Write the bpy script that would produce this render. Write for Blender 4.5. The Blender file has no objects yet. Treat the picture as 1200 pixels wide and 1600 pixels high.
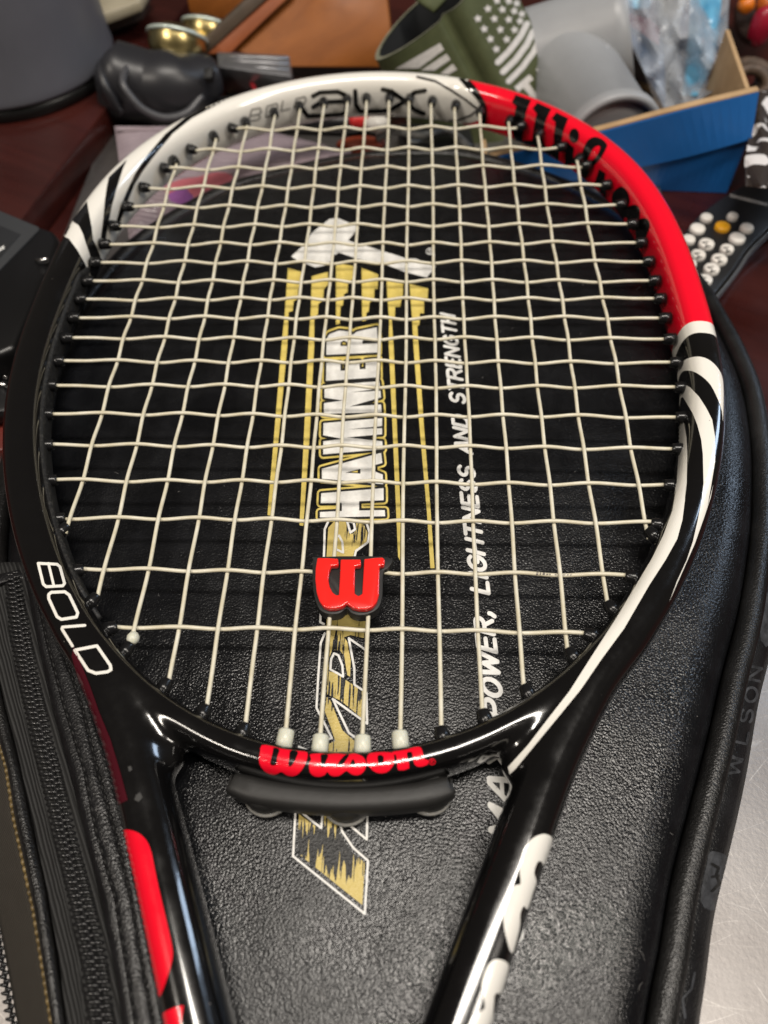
import bpy, bmesh, math, random
import numpy as np
from mathutils import Vector, Matrix, noise
from mathutils.bvhtree import BVHTree
from mathutils.geometry import delaunay_2d_cdt

random.seed(7)
SC = bpy.context.scene
COL = SC.collection
S = 0.001                       # everything below is written in millimetres

# ------------------------------------------------------------------ camera
CAM = np.array([18.69, -242.98, 217.79])
RX = np.array([0.9994024, 0.0259246, -0.0228605])
UP = np.array([-0.0089899, 0.8335932, 0.5523057])
FW = np.array([-0.0333747, 0.5517702, -0.8333281])
FPX = 1200.0                    # focal length in photograph pixels (1200 x 1600)
cd = bpy.data.cameras.new('camera')
cam = bpy.data.objects.new('camera', cd)
COL.objects.link(cam)
bk = -FW
cam.matrix_world = Matrix(((RX[0], UP[0], bk[0], CAM[0]*S), (RX[1], UP[1], bk[1], CAM[1]*S),
                           (RX[2], UP[2], bk[2], CAM[2]*S), (0, 0, 0, 1)))
cd.sensor_fit = 'VERTICAL'
cd.sensor_height = 36.0
cd.sensor_width = 27.0
cd.lens = 36.0*FPX/1600.0
cd.clip_start = 0.01
cd.clip_end = 20.0
cd.dof.use_dof = True
cd.dof.focus_distance = 0.256
cd.dof.aperture_fstop = 8.4
cd.dof.aperture_blades = 0
SC.camera = cam

# ------------------------------------------------------------------ world, lamps, exposure
w = bpy.data.worlds.new('World')
SC.world = w
w.use_nodes = True
bg = w.node_tree.nodes['Background']
bg.inputs[0].default_value = (1.0, 0.86, 0.72, 1)
bg.inputs[1].default_value = 0.045
SC.view_settings.view_transform = 'Standard'
SC.view_settings.look = 'None'
SC.view_settings.exposure = 0.0
SC.view_settings.gamma = 1.0

def area(name, loc, target, sx, sy, watt, col):
    ld = bpy.data.lights.new(name, 'AREA')
    ld.shape = 'RECTANGLE'
    ld.size, ld.size_y = sx*S, sy*S
    ld.energy = watt
    ld.color = col
    o = bpy.data.objects.new(name, ld)
    COL.objects.link(o)
    o.location = Vector(loc)*S
    d = (Vector(target)-Vector(loc)).normalized()
    o.rotation_euler = d.to_track_quat('-Z', 'Y').to_euler()
    return o
area('ceiling_or_fill_lamp', (260, -120, 2000), (260, -120, 0), 1050, 240, 34, (1.0, 0.93, 0.84))
area('ceiling_or_fill_lamp', (-1250, -1000, 2000), (0, -50, 0), 900, 200, 24, (1.0, 0.91, 0.80))  # fill light added at the near left to lift the whole scene
area('ceiling_or_fill_lamp', (1500, -850, 1900), (0, 0, 0), 220, 900, 20, (1.0, 0.92, 0.82))  # second added fill, near right, also reaches the hoop's inner face
area('window_lamp', (1250, 700, 900), (100, 0, 0), 200, 700, 5, (0.62, 0.78, 1.0))

# ------------------------------------------------------------------ helpers
def P(u, v, z=0.0):
    """point of the photograph -> point of the horizontal plane at height z (mm)"""
    d = RX*((u-600)/FPX) + UP*((800-v)/FPX) + FW
    s = (z-CAM[2])/d[2]
    return CAM + s*d

def PD(u, v, depth):
    """point of the photograph at a distance along the view axis (mm)"""
    return CAM + depth*(RX*((u-600)/FPX) + UP*((800-v)/FPX) + FW)

def PY(u, v, y):
    d = RX*((u-600)/FPX) + UP*((800-v)/FPX) + FW
    return CAM + d*((y-CAM[1])/d[1])

def proj(p):
    q = np.asarray(p) - CAM
    z = q@FW
    return 600+FPX*(q@RX)/z, 800-FPX*(q@UP)/z

def tag(o, label=None, cat=None, group=None, kind=None):
    if label: o['label'] = label
    if cat: o['category'] = cat
    if group: o['group'] = group
    if kind: o['kind'] = kind
    return o

def thing(name, loc, label, cat, group=None):
    o = bpy.data.objects.new(name, None)
    COL.objects.link(o)
    o.location = Vector([float(c) for c in loc])*S
    o.empty_display_size = 0.02
    return tag(o, label, cat, group)

def adopt(o, parent):
    if parent is not None:
        o.parent = parent
        m = Matrix.Identity(4)
        q = parent
        loc = Vector((0, 0, 0))
        while q is not None:
            loc += Vector(q.location)
            q = q.parent
        # parents are never rotated: only undo their translation once
        if parent.type == 'EMPTY':
            o.matrix_parent_inverse = Matrix.Translation(-Vector(parent.location))
        else:
            o.matrix_parent_inverse = Matrix.Identity(4)
    return o

def mesh_obj(name, verts, faces, mat=None, parent=None, smooth=True, mats=None):
    """verts in mm, world position"""
    me = bpy.data.meshes.new(name)
    me.from_pydata([(float(a)*S, float(b)*S, float(c)*S) for a, b, c in verts], [], [list(map(int, f)) for f in faces])
    if mat is not None: me.materials.append(mat)
    if smooth: me.polygons.foreach_set('use_smooth', [True]*len(me.polygons))
    me.update()
    o = bpy.data.objects.new(name, me)
    COL.objects.link(o)
    return adopt(o, parent)

def bm_obj(name, bm, mat=None, parent=None, smooth=True, autosmooth=None):
    """bmesh in mm"""
    bmesh.ops.recalc_face_normals(bm, faces=bm.faces)
    bmesh.ops.scale(bm, vec=(S, S, S), verts=bm.verts)
    if autosmooth is not None:
        a = math.radians(autosmooth)
        for e in bm.edges:
            if len(e.link_faces) == 2 and e.calc_face_angle(0) > a: e.smooth = False
    for f in bm.faces: f.smooth = smooth
    me = bpy.data.meshes.new(name)
    bm.to_mesh(me)
    bm.free()
    if mat is not None: me.materials.append(mat)
    o = bpy.data.objects.new(name, me)
    COL.objects.link(o)
    return adopt(o, parent)

def catmull(pts, n=8, closed=False):
    pts = [np.asarray(p, float) for p in pts]
    out = []
    N = len(pts)
    rng = range(N) if closed else range(N-1)
    for i in rng:
        p1, p2 = pts[i], pts[(i+1) % N]
        p0 = pts[(i-1) % N] if (closed or i > 0) else 2*p1-p2
        p3 = pts[(i+2) % N] if (closed or i+2 < N) else 2*p2-p1
        for k in range(n):
            t = k/n
            out.append(0.5*((2*p1)+(-p0+p2)*t+(2*p0-5*p1+4*p2-p3)*t*t+(-p0+3*p1-3*p2+p3)*t**3))
    if not closed: out.append(pts[-1])
    return np.array(out)

def resample(pts, step, closed=False):
    pts = np.asarray(pts, float)
    if closed: pts = np.vstack([pts, pts[:1]])
    d = np.r_[0, np.cumsum(np.linalg.norm(np.diff(pts, axis=0), axis=1))]
    n = max(2, int(round(d[-1]/step)))
    t = np.linspace(0, d[-1], n+1)
    if closed: t = t[:-1]
    return np.stack([np.interp(t, d, pts[:, k]) for k in range(pts.shape[1])], 1)

def sweep(path, section, closed=False, caps=True, up=(0, 0, 1), scales=None):
    """section: list of (a, b): a sideways, b along up. returns verts, faces"""
    path = np.asarray(path, float)
    n = len(path)
    if closed: tan = np.roll(path, -1, 0)-np.roll(path, 1, 0)
    else: tan = np.gradient(path, axis=0)
    tan /= np.linalg.norm(tan, axis=1)[:, None]
    upv = np.asarray(up, float)
    verts, faces = [], []
    m = len(section)
    for i in range(n):
        side = np.cross(tan[i], upv)
        side /= np.linalg.norm(side)
        u2 = np.cross(side, tan[i])
        sa, sb = (1, 1) if scales is None else scales[i]
        for a, b in section: verts.append(path[i]+side*a*sa+u2*b*sb)
    for i in range(n if closed else n-1):
        j = (i+1) % n
        for k in range(m):
            l = (k+1) % m
            faces.append((i*m+k, i*m+l, j*m+l, j*m+k))
    if caps and not closed:
        faces.append(tuple(range(m))[::-1])
        faces.append(tuple((n-1)*m+k for k in range(m)))
    return verts, faces

def circle(r, n=10, r2=None):
    r2 = r2 or r
    return [(r*math.cos(2*math.pi*k/n), r2*math.sin(2*math.pi*k/n)) for k in range(n)]

def superell(a, b, e, n=28):
    out = []
    for k in range(n):
        t = 2*math.pi*k/n
        c, s = math.cos(t), math.sin(t)
        out.append((a*math.copysign(abs(c)**(2/e), c), b*math.copysign(abs(s)**(2/e), s)))
    return out

def tube_obj(name, path, r, mat, parent=None, n=10, up=(0, 0, 1), scales=None, closed=False):
    v, f = sweep(path, circle(r, n), closed=closed, up=up, scales=scales)
    return mesh_obj(name, v, f, mat, parent)

def merge(parts):
    V, F = [], []
    for v, f in parts:
        o = len(V)
        V += list(v)
        F += [tuple(i+o for i in g) for g in f]
    return V, F

def rbox(name, c, size, mat, parent=None, bevel=1.0, rot=None, seg=2):
    bm = bmesh.new()
    bmesh.ops.create_cube(bm, size=1.0)
    bmesh.ops.scale(bm, vec=size, verts=bm.verts)
    if bevel: bmesh.ops.bevel(bm, geom=bm.edges[:], offset=bevel, segments=seg, affect='EDGES', profile=0.5)
    M = Matrix.Translation(Vector([float(x) for x in c]))
    if rot is not None: M = M @ rot
    bmesh.ops.transform(bm, matrix=M, verts=bm.verts)
    return bm_obj(name, bm, mat, parent, smooth=True, autosmooth=50)

def prism(name, poly, vec, mat, parent=None, bevel=0.0, seg=2, smooth=True):
    """poly: closed ring of 3d points, extruded by vec"""
    bm = bmesh.new()
    a = [bm.verts.new([float(x) for x in p]) for p in poly]
    b = [bm.verts.new([float(x) for x in (np.asarray(p)+np.asarray(vec))]) for p in poly]
    n = len(a)
    bm.faces.new(a)
    bm.faces.new(b[::-1])
    for i in range(n): bm.faces.new((a[i], b[i], b[(i+1) % n], a[(i+1) % n]))
    bmesh.ops.recalc_face_normals(bm, faces=bm.faces)
    if bevel:
        bmesh.ops.bevel(bm, geom=bm.edges[:], offset=bevel, segments=seg, affect='EDGES', profile=0.5, clamp_overlap=True)
    return bm_obj(name, bm, mat, parent, smooth=smooth, autosmooth=40)

def lathe(prof, n=48):
    """prof: (r, z) list -> verts, faces around z"""
    V, F = [], []
    for r, z in prof:
        for k in range(n):
            t = 2*math.pi*k/n
            V.append(np.array([r*math.cos(t), r*math.sin(t), z]))
    for i in range(len(prof)-1):
        for k in range(n):
            l = (k+1) % n
            F.append((i*n+k, i*n+l, (i+1)*n+l, (i+1)*n+k))
    return V, F

def place(V, origin, ax, ay, az):
    o = np.asarray(origin, float)
    return [o+ax*v[0]+ay*v[1]+az*v[2] for v in V]

def unit(v):
    v = np.asarray(v, float)
    return v/np.linalg.norm(v)

# ------------------------------------------------------------------ materials
def mat(name, col, rough=0.5, metal=0.0, coat=0.0, spec=0.5, coat_rough=0.04, sss=0.0, alpha=1.0, trans=0.0, ior=1.45):
    m = bpy.data.materials.new(name)
    m.use_nodes = True
    b = m.node_tree.nodes['Principled BSDF']
    b.inputs['Base Color'].default_value = (*col, 1)
    b.inputs['Roughness'].default_value = rough
    b.inputs['Metallic'].default_value = metal
    b.inputs['Coat Weight'].default_value = coat
    b.inputs['Coat Roughness'].default_value = coat_rough
    b.inputs['Specular IOR Level'].default_value = spec
    b.inputs['Alpha'].default_value = alpha
    b.inputs['Transmission Weight'].default_value = trans
    b.inputs['IOR'].default_value = ior
    if sss:
        b.inputs['Subsurface Weight'].default_value = sss
        b.inputs['Subsurface Radius'].default_value = (0.002, 0.0016, 0.001)
    return m

class NT:
    def __init__(s, m):
        s.t = m.node_tree
        s.b = s.t.nodes['Principled BSDF']
    def n(s, typ, **kw):
        nd = s.t.nodes.new(typ)
        for k, v in kw.items():
            if k in nd.inputs.keys(): nd.inputs[k].default_value = v
            else: setattr(nd, k, v)
        return nd
    def l(s, a, b): s.t.links.new(a, b)
    def coord(s, scale=(1, 1, 1), rot=(0, 0, 0), kind='Object'):
        tc = s.n('ShaderNodeTexCoord')
        out = tc.outputs[kind]
        if any(rot):
            m0 = s.n('ShaderNodeMapping')
            m0.inputs['Rotation'].default_value = rot
            s.l(out, m0.inputs[0])
            out = m0.outputs[0]
        mp = s.n('ShaderNodeMapping')
        mp.inputs['Scale'].default_value = scale
        s.l(out, mp.inputs[0])
        return mp.outputs[0]
    def ramp(s, fac, stops, interp='LINEAR'):
        r = s.n('ShaderNodeValToRGB')
        r.color_ramp.interpolation = interp
        e = r.color_ramp.elements
        while len(e) > 1: e.remove(e[-1])
        e[0].position = stops[0][0]
        e[0].color = (*stops[0][1], 1)
        for p, c in stops[1:]:
            q = e.new(p)
            q.color = (*c, 1)
        s.l(fac, r.inputs[0])
        return r.outputs[0]
    def bump(s, h, strength, dist, prev=None):
        b = s.n('ShaderNodeBump')
        b.inputs['Strength'].default_value = strength
        b.inputs['Distance'].default_value = dist
        s.l(h, b.inputs['Height'])
        if prev is not None: s.l(prev, b.inputs['Normal'])
        s.l(b.outputs[0], s.b.inputs['Normal'])
        return b.outputs[0]

def g3(v): return (v, v, v)

def leather(name, base, rough, strength=0.8, scale=1.0):
    m = mat(name, base, rough, spec=0.5)
    t = NT(m)
    c = t.coord()
    v = t.n('ShaderNodeTexVoronoi', Scale=1480*scale)
    v.feature = 'SMOOTH_F1'
    v.inputs['Smoothness'].default_value = 0.5
    nz = t.n('ShaderNodeTexNoise', Scale=1900*scale, Detail=1.0, Roughness=0.6)
    warp = t.n('ShaderNodeMixRGB', blend_type='ADD')
    warp.inputs[0].default_value = 0.0004
    t.l(c, nz.inputs['Vector'])
    t.l(c, warp.inputs[1])
    t.l(nz.outputs['Color'], warp.inputs[2])
    t.l(warp.outputs[0], v.inputs['Vector'])
    add = t.n('ShaderNodeMath', operation='MULTIPLY_ADD')
    t.l(v.outputs['Distance'], add.inputs[0])
    add.inputs[1].default_value = -2.0
    t.l(nz.outputs['Fac'], add.inputs[2])
    big = t.n('ShaderNodeTexNoise', Scale=28.0, Detail=3.0, Roughness=0.55)
    t.l(c, big.inputs['Vector'])
    rr = t.ramp(big.outputs['Fac'], [(0.3, g3(rough-0.07)), (0.7, g3(rough+0.08))])
    t.l(rr, t.b.inputs['Roughness'])
    b1 = t.bump(big.outputs['Fac'], 0.2, 0.002)
    t.bump(add.outputs[0], strength, 0.00010, b1)
    # faint dust and wear in the colour
    d = t.n('ShaderNodeTexNoise', Scale=60.0, Detail=6.0, Roughness=0.7)
    t.l(c, d.inputs['Vector'])
    cr = t.ramp(d.outputs['Fac'], [(0.45, base), (0.8, tuple(x*1.9+0.004 for x in base))])
    t.l(cr, t.b.inputs['Base Color'])
    return m

M = {}
M['leather'] = leather('black_leatherette', (0.0036, 0.0038, 0.0047), 0.25, 0.6)
M['leather_side'] = leather('black_leatherette_side', (0.006, 0.006, 0.0068), 0.33, 0.6, 1.0)
M['leather_piping'] = leather('black_leatherette_piping', (0.006, 0.0058, 0.0058), 0.34, 0.6, 1.1)

def paint(name, col, rough=0.14, coat=1.0):
    m = mat(name, col, rough, coat=coat, coat_rough=0.035, spec=0.5)
    t = NT(m)
    c = t.coord()
    n = t.n('ShaderNodeTexNoise', Scale=900.0, Detail=3.0)
    t.l(c, n.inputs['Vector'])
    n2 = t.n('ShaderNodeTexNoise', Scale=90.0, Detail=5.0, Roughness=0.7)
    t.l(c, n2.inputs['Vector'])
    r = t.ramp(n2.outputs['Fac'], [(0.35, g3(rough)), (0.75, g3(rough+0.16))])
    t.l(r, t.b.inputs['Roughness'])
    n4 = t.n('ShaderNodeTexNoise', Scale=38.0, Detail=4.0, Roughness=0.6)
    t.l(c, n4.inputs['Vector'])
    t.l(t.ramp(n4.outputs['Fac'], [(0.42, g3(0.02)), (0.62, g3(0.11))]), t.b.inputs['Coat Roughness'])
    vd = t.n('ShaderNodeTexVoronoi', Scale=260.0)
    t.l(c, vd.inputs['Vector'])
    sx = t.n('ShaderNodeSeparateColor')
    t.l(vd.outputs['Color'], sx.inputs[0])
    sel = t.ramp(sx.outputs[0], [(0.0, g3(1.0)), (0.10, g3(0.0))], 'CONSTANT')
    dot = t.ramp(vd.outputs['Distance'], [(0.0, g3(1.0)), (0.045, g3(1.0)), (0.06, g3(0.0))])
    ml = t.n('ShaderNodeMixRGB', blend_type='MULTIPLY')
    ml.inputs[0].default_value = 1.0
    t.l(sel, ml.inputs[1])
    t.l(dot, ml.inputs[2])
    mc = t.n('ShaderNodeMixRGB')
    mc.inputs[1].default_value = (*col, 1)
    mc.inputs[2].default_value = (0.22, 0.20, 0.18, 1)
    t.l(ml.outputs[0], mc.inputs[0])
    t.l(mc.outputs[0], t.b.inputs['Base Color'])
    m['mix'] = mc.name
    return m
WHITE = (0.80, 0.775, 0.715)
RED = (0.83, 0.004, 0.022)
BLACK = (0.0042, 0.0040, 0.0042)
M['white'] = paint('white_gloss_paint', WHITE)
M['red'] = paint('red_gloss_paint', RED)
M['black'] = paint('black_gloss_paint', BLACK, 0.10)
M['maroon'] = paint('maroon_gloss_paint', (0.06, 0.004, 0.010))
M['grey_line'] = paint('thin_grey_print', (0.16, 0.15, 0.14), 0.3)
M['scuff'] = paint('dull_scuff', (0.035, 0.034, 0.033), 0.5, 0.2)
M['white_print'] = mat('white_screen_print', (0.80, 0.79, 0.76), 0.45)
M['frame'] = paint('racket_frame_paint', BLACK, 0.10)

M['string'] = mat('cream_string', (0.70, 0.64, 0.47), 0.34, spec=0.5, coat=0.25, coat_rough=0.2)
t = NT(M['string'])
n = t.n('ShaderNodeTexNoise', Scale=160.0, Detail=4.0)
t.l(t.coord(), n.inputs['Vector'])
t.l(t.ramp(n.outputs['Fac'], [(0.35, (0.58, 0.53, 0.39)), (0.7, (0.70, 0.665, 0.55))]), t.b.inputs['Base Color'])
n2 = t.n('ShaderNodeTexNoise', Scale=1500.0, Detail=2.0)
t.l(t.coord(), n2.inputs['Vector'])
t.bump(n2.outputs['Fac'], 0.15, 0.0002)
M['grommet'] = mat('black_grommet_plastic', (0.008, 0.008, 0.0085), 0.24)
M['grommet_clear'] = mat('milky_grommet_plastic', (0.62, 0.62, 0.52), 0.32, sss=0.3)
M['strip'] = mat('matt_black_strip', (0.010, 0.0098, 0.0092), 0.55)
t = NT(M['strip'])
n = t.n('ShaderNodeTexNoise', Scale=1100.0, Detail=4.0)
t.l(t.coord(), n.inputs['Vector'])
t.bump(n.outputs['Fac'], 0.5, 0.0005)
t.l(t.ramp(n.outputs['Fac'], [(0.5, (0.009, 0.0088, 0.0085)), (0.75, (0.05, 0.047, 0.042))]), t.b.inputs['Base Color'])
M['pad'] = mat('dark_grey_rubber', (0.017, 0.0165, 0.016), 0.5)
t = NT(M['pad'])
n = t.n('ShaderNodeTexNoise', Scale=300.0, Detail=5.0)
t.l(t.coord(), n.inputs['Vector'])
t.bump(n.outputs['Fac'], 0.2, 0.0005)
M['damp_red'] = mat('red_soft_plastic', (0.80, 0.022, 0.018), 0.16, coat=0.6, coat_rough=0.06)
M['damp_black'] = mat('black_rubber', (0.014, 0.0135, 0.013), 0.5)

def sheetmat(name, lo, hi, rough, scale=40, metal=0.0, bump=0.15, bd=0.001, **k):
    m = mat(name, hi, rough, metal, **k)
    t = NT(m)
    n = t.n('ShaderNodeTexNoise', Scale=float(scale), Detail=6.0, Roughness=0.65)
    t.l(t.coord(), n.inputs['Vector'])
    t.l(t.ramp(n.outputs['Fac'], [(0.3, lo), (0.7, hi)]), t.b.inputs['Base Color'])
    if bump: t.bump(n.outputs['Fac'], bump, bd)
    return m

def woodmat(name, lo, hi, rough, scale, rot=0.0, coat=0.0):
    m = mat(name, hi, rough, coat=coat, coat_rough=0.15, spec=0.3)
    t = NT(m)
    c = t.coord((scale*0.08, scale, scale), rot if isinstance(rot, tuple) else (0, 0, rot))
    n = t.n('ShaderNodeTexNoise', Scale=1.0, Detail=8.0, Roughness=0.65, Distortion=0.6)
    t.l(c, n.inputs['Vector'])
    t.l(t.ramp(n.outputs['Fac'], [(0.28, lo), (0.5, tuple((a+b)/2 for a, b in zip(lo, hi))), (0.72, hi)]), t.b.inputs['Base Color'])
    n2 = t.n('ShaderNodeTexNoise', Scale=35.0, Detail=5.0)
    t.l(t.coord(), n2.inputs['Vector'])
    t.l(t.ramp(n2.outputs['Fac'], [(0.3, g3(max(rough-0.08, 0.05))), (0.75, g3(rough+0.15))]), t.b.inputs['Roughness'])
    t.bump(n.outputs['Fac'], 0.08, 0.001)
    return m
M['desk'] = woodmat('dark_red_desk_wood', (0.018, 0.0035, 0.0028), (0.048, 0.010, 0.0075), 0.30, 40, 0.5, coat=0.3)
M['desk_edge'] = woodmat('red_brown_desk_edge', (0.030, 0.006, 0.0035), (0.060, 0.012, 0.0065), 0.35, 40, 1.4)
M['orange_wood'] = woodmat('orange_wood', (0.17, 0.050, 0.008), (0.29, 0.095, 0.017), 0.5, 60, (0, 0.6, 0))
M['orange_wood2'] = woodmat('reddish_wood_lip', (0.18, 0.046, 0.012), (0.29, 0.08, 0.024), 0.5, 55, (0, 0.7, 0))

m = mat('scratched_steel', (0.55, 0.52, 0.50), 0.38, 1.0)
M['steel'] = m
t = NT(m)
c = t.coord()
big = t.n('ShaderNodeTexNoise', Scale=22.0, Detail=5.0, Roughness=0.6)
t.l(c, big.inputs['Vector'])
t.l(t.ramp(big.outputs['Fac'], [(0.3, (0.46, 0.42, 0.40)), (0.7, (0.62, 0.59, 0.57))]), t.b.inputs['Base Color'])
hs = None
for k, (ang, sc, lv) in enumerate(((0.35, 26, .5), (-0.3, 33, .53), (1.2, 22, .47), (2.3, 28, .5), (0.05, 60, .55), (0.8, 45, .46), (2.8, 70, .5))):
    cc = t.coord((sc*0.13, sc*1.5, sc), (0, 0, ang))
    wv = t.n('ShaderNodeTexNoise', Scale=1.0, Detail=0.4, Distortion=0.25)
    t.l(cc, wv.inputs['Vector'])
    ab = t.n('ShaderNodeMath', operation='SUBTRACT')
    ab.inputs[1].default_value = lv
    t.l(wv.outputs['Fac'], ab.inputs[0])
    a2 = t.n('ShaderNodeMath', operation='ABSOLUTE')
    t.l(ab.outputs[0], a2.inputs[0])
    ln = t.ramp(a2.outputs[0], [(0.0, g3(0.7)), (0.0036, g3(0.0))])
    # scratches come and go
    pz = t.n('ShaderNodeTexNoise', Scale=35.0+9*k, Detail=1.0)
    t.l(c, pz.inputs['Vector'])
    gt = t.ramp(pz.outputs['Fac'], [(0.47, g3(0.0)), (0.55, g3(1.0))])
    ml = t.n('ShaderNodeMixRGB', blend_type='MULTIPLY')
    ml.inputs[0].default_value = 1.0
    t.l(ln, ml.inputs[1])
    t.l(gt, ml.inputs[2])
    ln = ml.outputs[0]
    if hs is None: hs = ln
    else:
        mx = t.n('ShaderNodeMixRGB', blend_type='LIGHTEN')
        mx.inputs[0].default_value = 1.0
        t.l(hs, mx.inputs[1])
        t.l(ln, mx.inputs[2])
        hs = mx.outputs[0]
base_c = t.ramp(big.outputs['Fac'], [(0.3, (0.27, 0.252, 0.243)), (0.7, (0.37, 0.352, 0.342))])
mc = t.n('ShaderNodeMixRGB', blend_type='MIX')
t.l(hs, mc.inputs[0])
t.l(base_c, mc.inputs[1])
mc.inputs[2].default_value = (0.50, 0.48, 0.46, 1)
t.l(mc.outputs[0], t.b.inputs['Base Color'])
fine = t.n('ShaderNodeTexNoise', Scale=700.0, Detail=3.0)
t.l(c, fine.inputs['Vector'])
t.bump(fine.outputs['Fac'], 0.25, 0.0003)
t.b.inputs['Roughness'].default_value = 0.5

M['yellow_print'] = sheetmat('yellow_screen_print', (0.60, 0.46, 0.10), (0.70, 0.56, 0.16), 0.5, 400, bump=0.3, bd=0.0003)
M['white_bag_print'] = sheetmat('white_bag_print', (0.66, 0.65, 0.62), (0.80, 0.79, 0.76), 0.5, 500, bump=0.4, bd=0.0003)
M['black_print'] = mat('black_print', (0.008, 0.008, 0.008), 0.45)
# gold letters that run out in black drips
m = mat('gold_drip_print', (0.55, 0.42, 0.14), 0.42)
M['gold_drip'] = m
t = NT(m)
c = t.coord((1500, 75, 1))
n = t.n('ShaderNodeTexNoise', Scale=1.0, Detail=1.5, Roughness=0.5)
t.l(c, n.inputs['Vector'])
c2 = t.coord((20, 62, 1))
n2 = t.n('ShaderNodeTexNoise', Scale=1.0, Detail=0.0)
t.l(c2, n2.inputs['Vector'])
ad = t.n('ShaderNodeMath', operation='MULTIPLY_ADD')
t.l(n2.outputs['Fac'], ad.inputs[0])
ad.inputs[1].default_value = 1.0
t.l(n.outputs['Fac'], ad.inputs[2])
n3 = t.n('ShaderNodeTexNoise', Scale=1400.0, Detail=2.0)
t.l(t.coord(), n3.inputs['Vector'])
t.l(t.ramp(ad.outputs[0], [(0.0, (0.008, 0.008, 0.008)), (0.945, (0.54, 0.42, 0.13))], 'CONSTANT'), t.b.inputs['Base Color'])
t.bump(n3.outputs['Fac'], 0.5, 0.0005)
M['grey_print'] = sheetmat('worn_grey_print', (0.012, 0.0125, 0.014), (0.060, 0.063, 0.070), 0.45, 260)

M['tape'] = mat('black_zip_tape', (0.012, 0.012, 0.0125), 0.75)
t = NT(M['tape'])
c = t.coord((1, 1, 1), (0, 0, 0.25))
wv = t.n('ShaderNodeTexWave', Scale=260.0, Distortion=0.4)
wv.bands_direction = 'DIAGONAL'
t.l(c, wv.inputs['Vector'])
t.l(t.ramp(wv.outputs['Fac'], [(0.2, g3(0.005)), (0.8, g3(0.026))]), t.b.inputs['Base Color'])
t.bump(wv.outputs['Fac'], 0.8, 0.0006)
M['tape_brown'] = mat('brown_black_tape', (0.03, 0.025, 0.018), 0.8)
t = NT(M['tape_brown'])
ck = t.n('ShaderNodeTexWave', Scale=420.0, Distortion=0.3)
ck.bands_direction = 'X'
t.l(t.coord((1, 1, 1), (0, 0, 0.5)), ck.inputs['Vector'])
t.l(t.ramp(ck.outputs['Fac'], [(0.2, (0.012, 0.010, 0.008)), (0.8, (0.040, 0.033, 0.024))]), t.b.inputs['Base Color'])
t.bump(ck.outputs['Fac'], 0.6, 0.0005)
M['tooth'] = mat('black_zip_coil', (0.016, 0.016, 0.017), 0.20)
M['gold_stitch'] = sheetmat('gold_brown_thread', (0.05, 0.035, 0.015), (0.24, 0.17, 0.07), 0.45, 700)
M['seam'] = mat('black_thread', (0.006, 0.006, 0.0062), 0.6)

# ------------------------------------------------------------------ flat print laid on curved surfaces
def in_poly(p, x, y):
    p = np.asarray(p)
    ins = np.zeros(len(x), bool)
    xj, yj = p[-1]
    for xi, yi in p:
        c = ((yi > y) != (yj > y))
        with np.errstate(divide='ignore', invalid='ignore'):
            ins ^= c & (x < (xj-xi)*(y-yi)/(yj-yi+1e-30)+xi)
        xj, yj = xi, yi
    return ins

def inside(pos, neg, x, y):
    r = np.zeros(len(x), bool)
    for p in pos: r |= in_poly(p, x, y)
    for p in neg: r &= ~in_poly(p, x, y)
    return r

def stroke(pts, wid, closed=False, cap=True):
    """poly-line with a width -> convex pieces"""
    pts = [np.asarray(p, float) for p in pts]
    if closed: pts = pts+[pts[0]]
    out = []
    h = wid/2
    for a, b in zip(pts[:-1], pts[1:]):
        d = b-a
        L = np.linalg.norm(d)
        if L < 1e-6: continue
        d /= L
        nn = np.array([-d[1], d[0]])*h
        out.append([a+nn, b+nn, b-nn, a-nn])
    js = pts if (cap or closed) else pts[1:-1]
    for j, q in enumerate(js):
        out.append([q+h*np.array([math.cos(k*math.pi/6+0.13), math.sin(k*math.pi/6+0.13)]) for k in range(12)])
    return out

def tri2d(pos, neg, step):
    verts, edges = [], []
    for lp in list(pos)+list(neg):
        r = []
        n = len(lp)
        for i in range(n):
            a, b = np.asarray(lp[i], float), np.asarray(lp[(i+1) % n], float)
            k = max(1, int(np.linalg.norm(b-a)/step))
            for q in range(k): r.append(a+(b-a)*q/k)
        o = len(verts)
        verts += [Vector((float(q[0]), float(q[1]))) for q in r]
        edges += [(o+i, o+(i+1) % len(r)) for i in range(len(r))]
    A = np.array([list(v) for v in verts])
    x0, y0 = A.min(0)
    x1, y1 = A.max(0)
    gx, gy = np.meshgrid(np.arange(x0+step*.37, x1, step), np.arange(y0+step*.41, y1, step))
    gx = gx.astype(float)
    gx[::2] += step*.5
    gx, gy = gx.ravel(), gy.ravel()
    if len(gx):
        k = inside(pos, neg, gx, gy)
        verts += [Vector((float(a), float(b))) for a, b in zip(gx[k], gy[k])]
    v, e, f, *_ = delaunay_2d_cdt(verts, edges, [], 0, 1e-4)
    v = np.array([list(q) for q in v])
    f = np.array([list(q) for q in f if len(q) == 3])
    c = v[f].mean(1)
    return v, f[inside(pos, neg, c[:, 0], c[:, 1])]

def bvh_of(o):
    me = o.data
    return BVHTree.FromPolygons([v.co.copy() for v in me.vertices], [tuple(p.vertices) for p in me.polygons])

def on_pixels(bvh, off):
    C = Vector(CAM*S)
    def f(q):
        d = Vector(RX*((q[0]-600)/FPX)+UP*((800-q[1])/FPX)+FW).normalized()
        h, n, _, _ = bvh.ray_cast(C, d)
        if h is None: return None
        if n.dot(d) > 0: n = -n
        return (h+n*off*S)/S
    return f

def on_plan(bvh, off):
    def f(q):
        h, n, _, _ = bvh.ray_cast(Vector((q[0]*S, q[1]*S, 0.05)), Vector((0, 0, -1)))
        if h is None: return None
        if n.z < 0: n = -n
        return (h+n*off*S)/S
    return f

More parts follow.
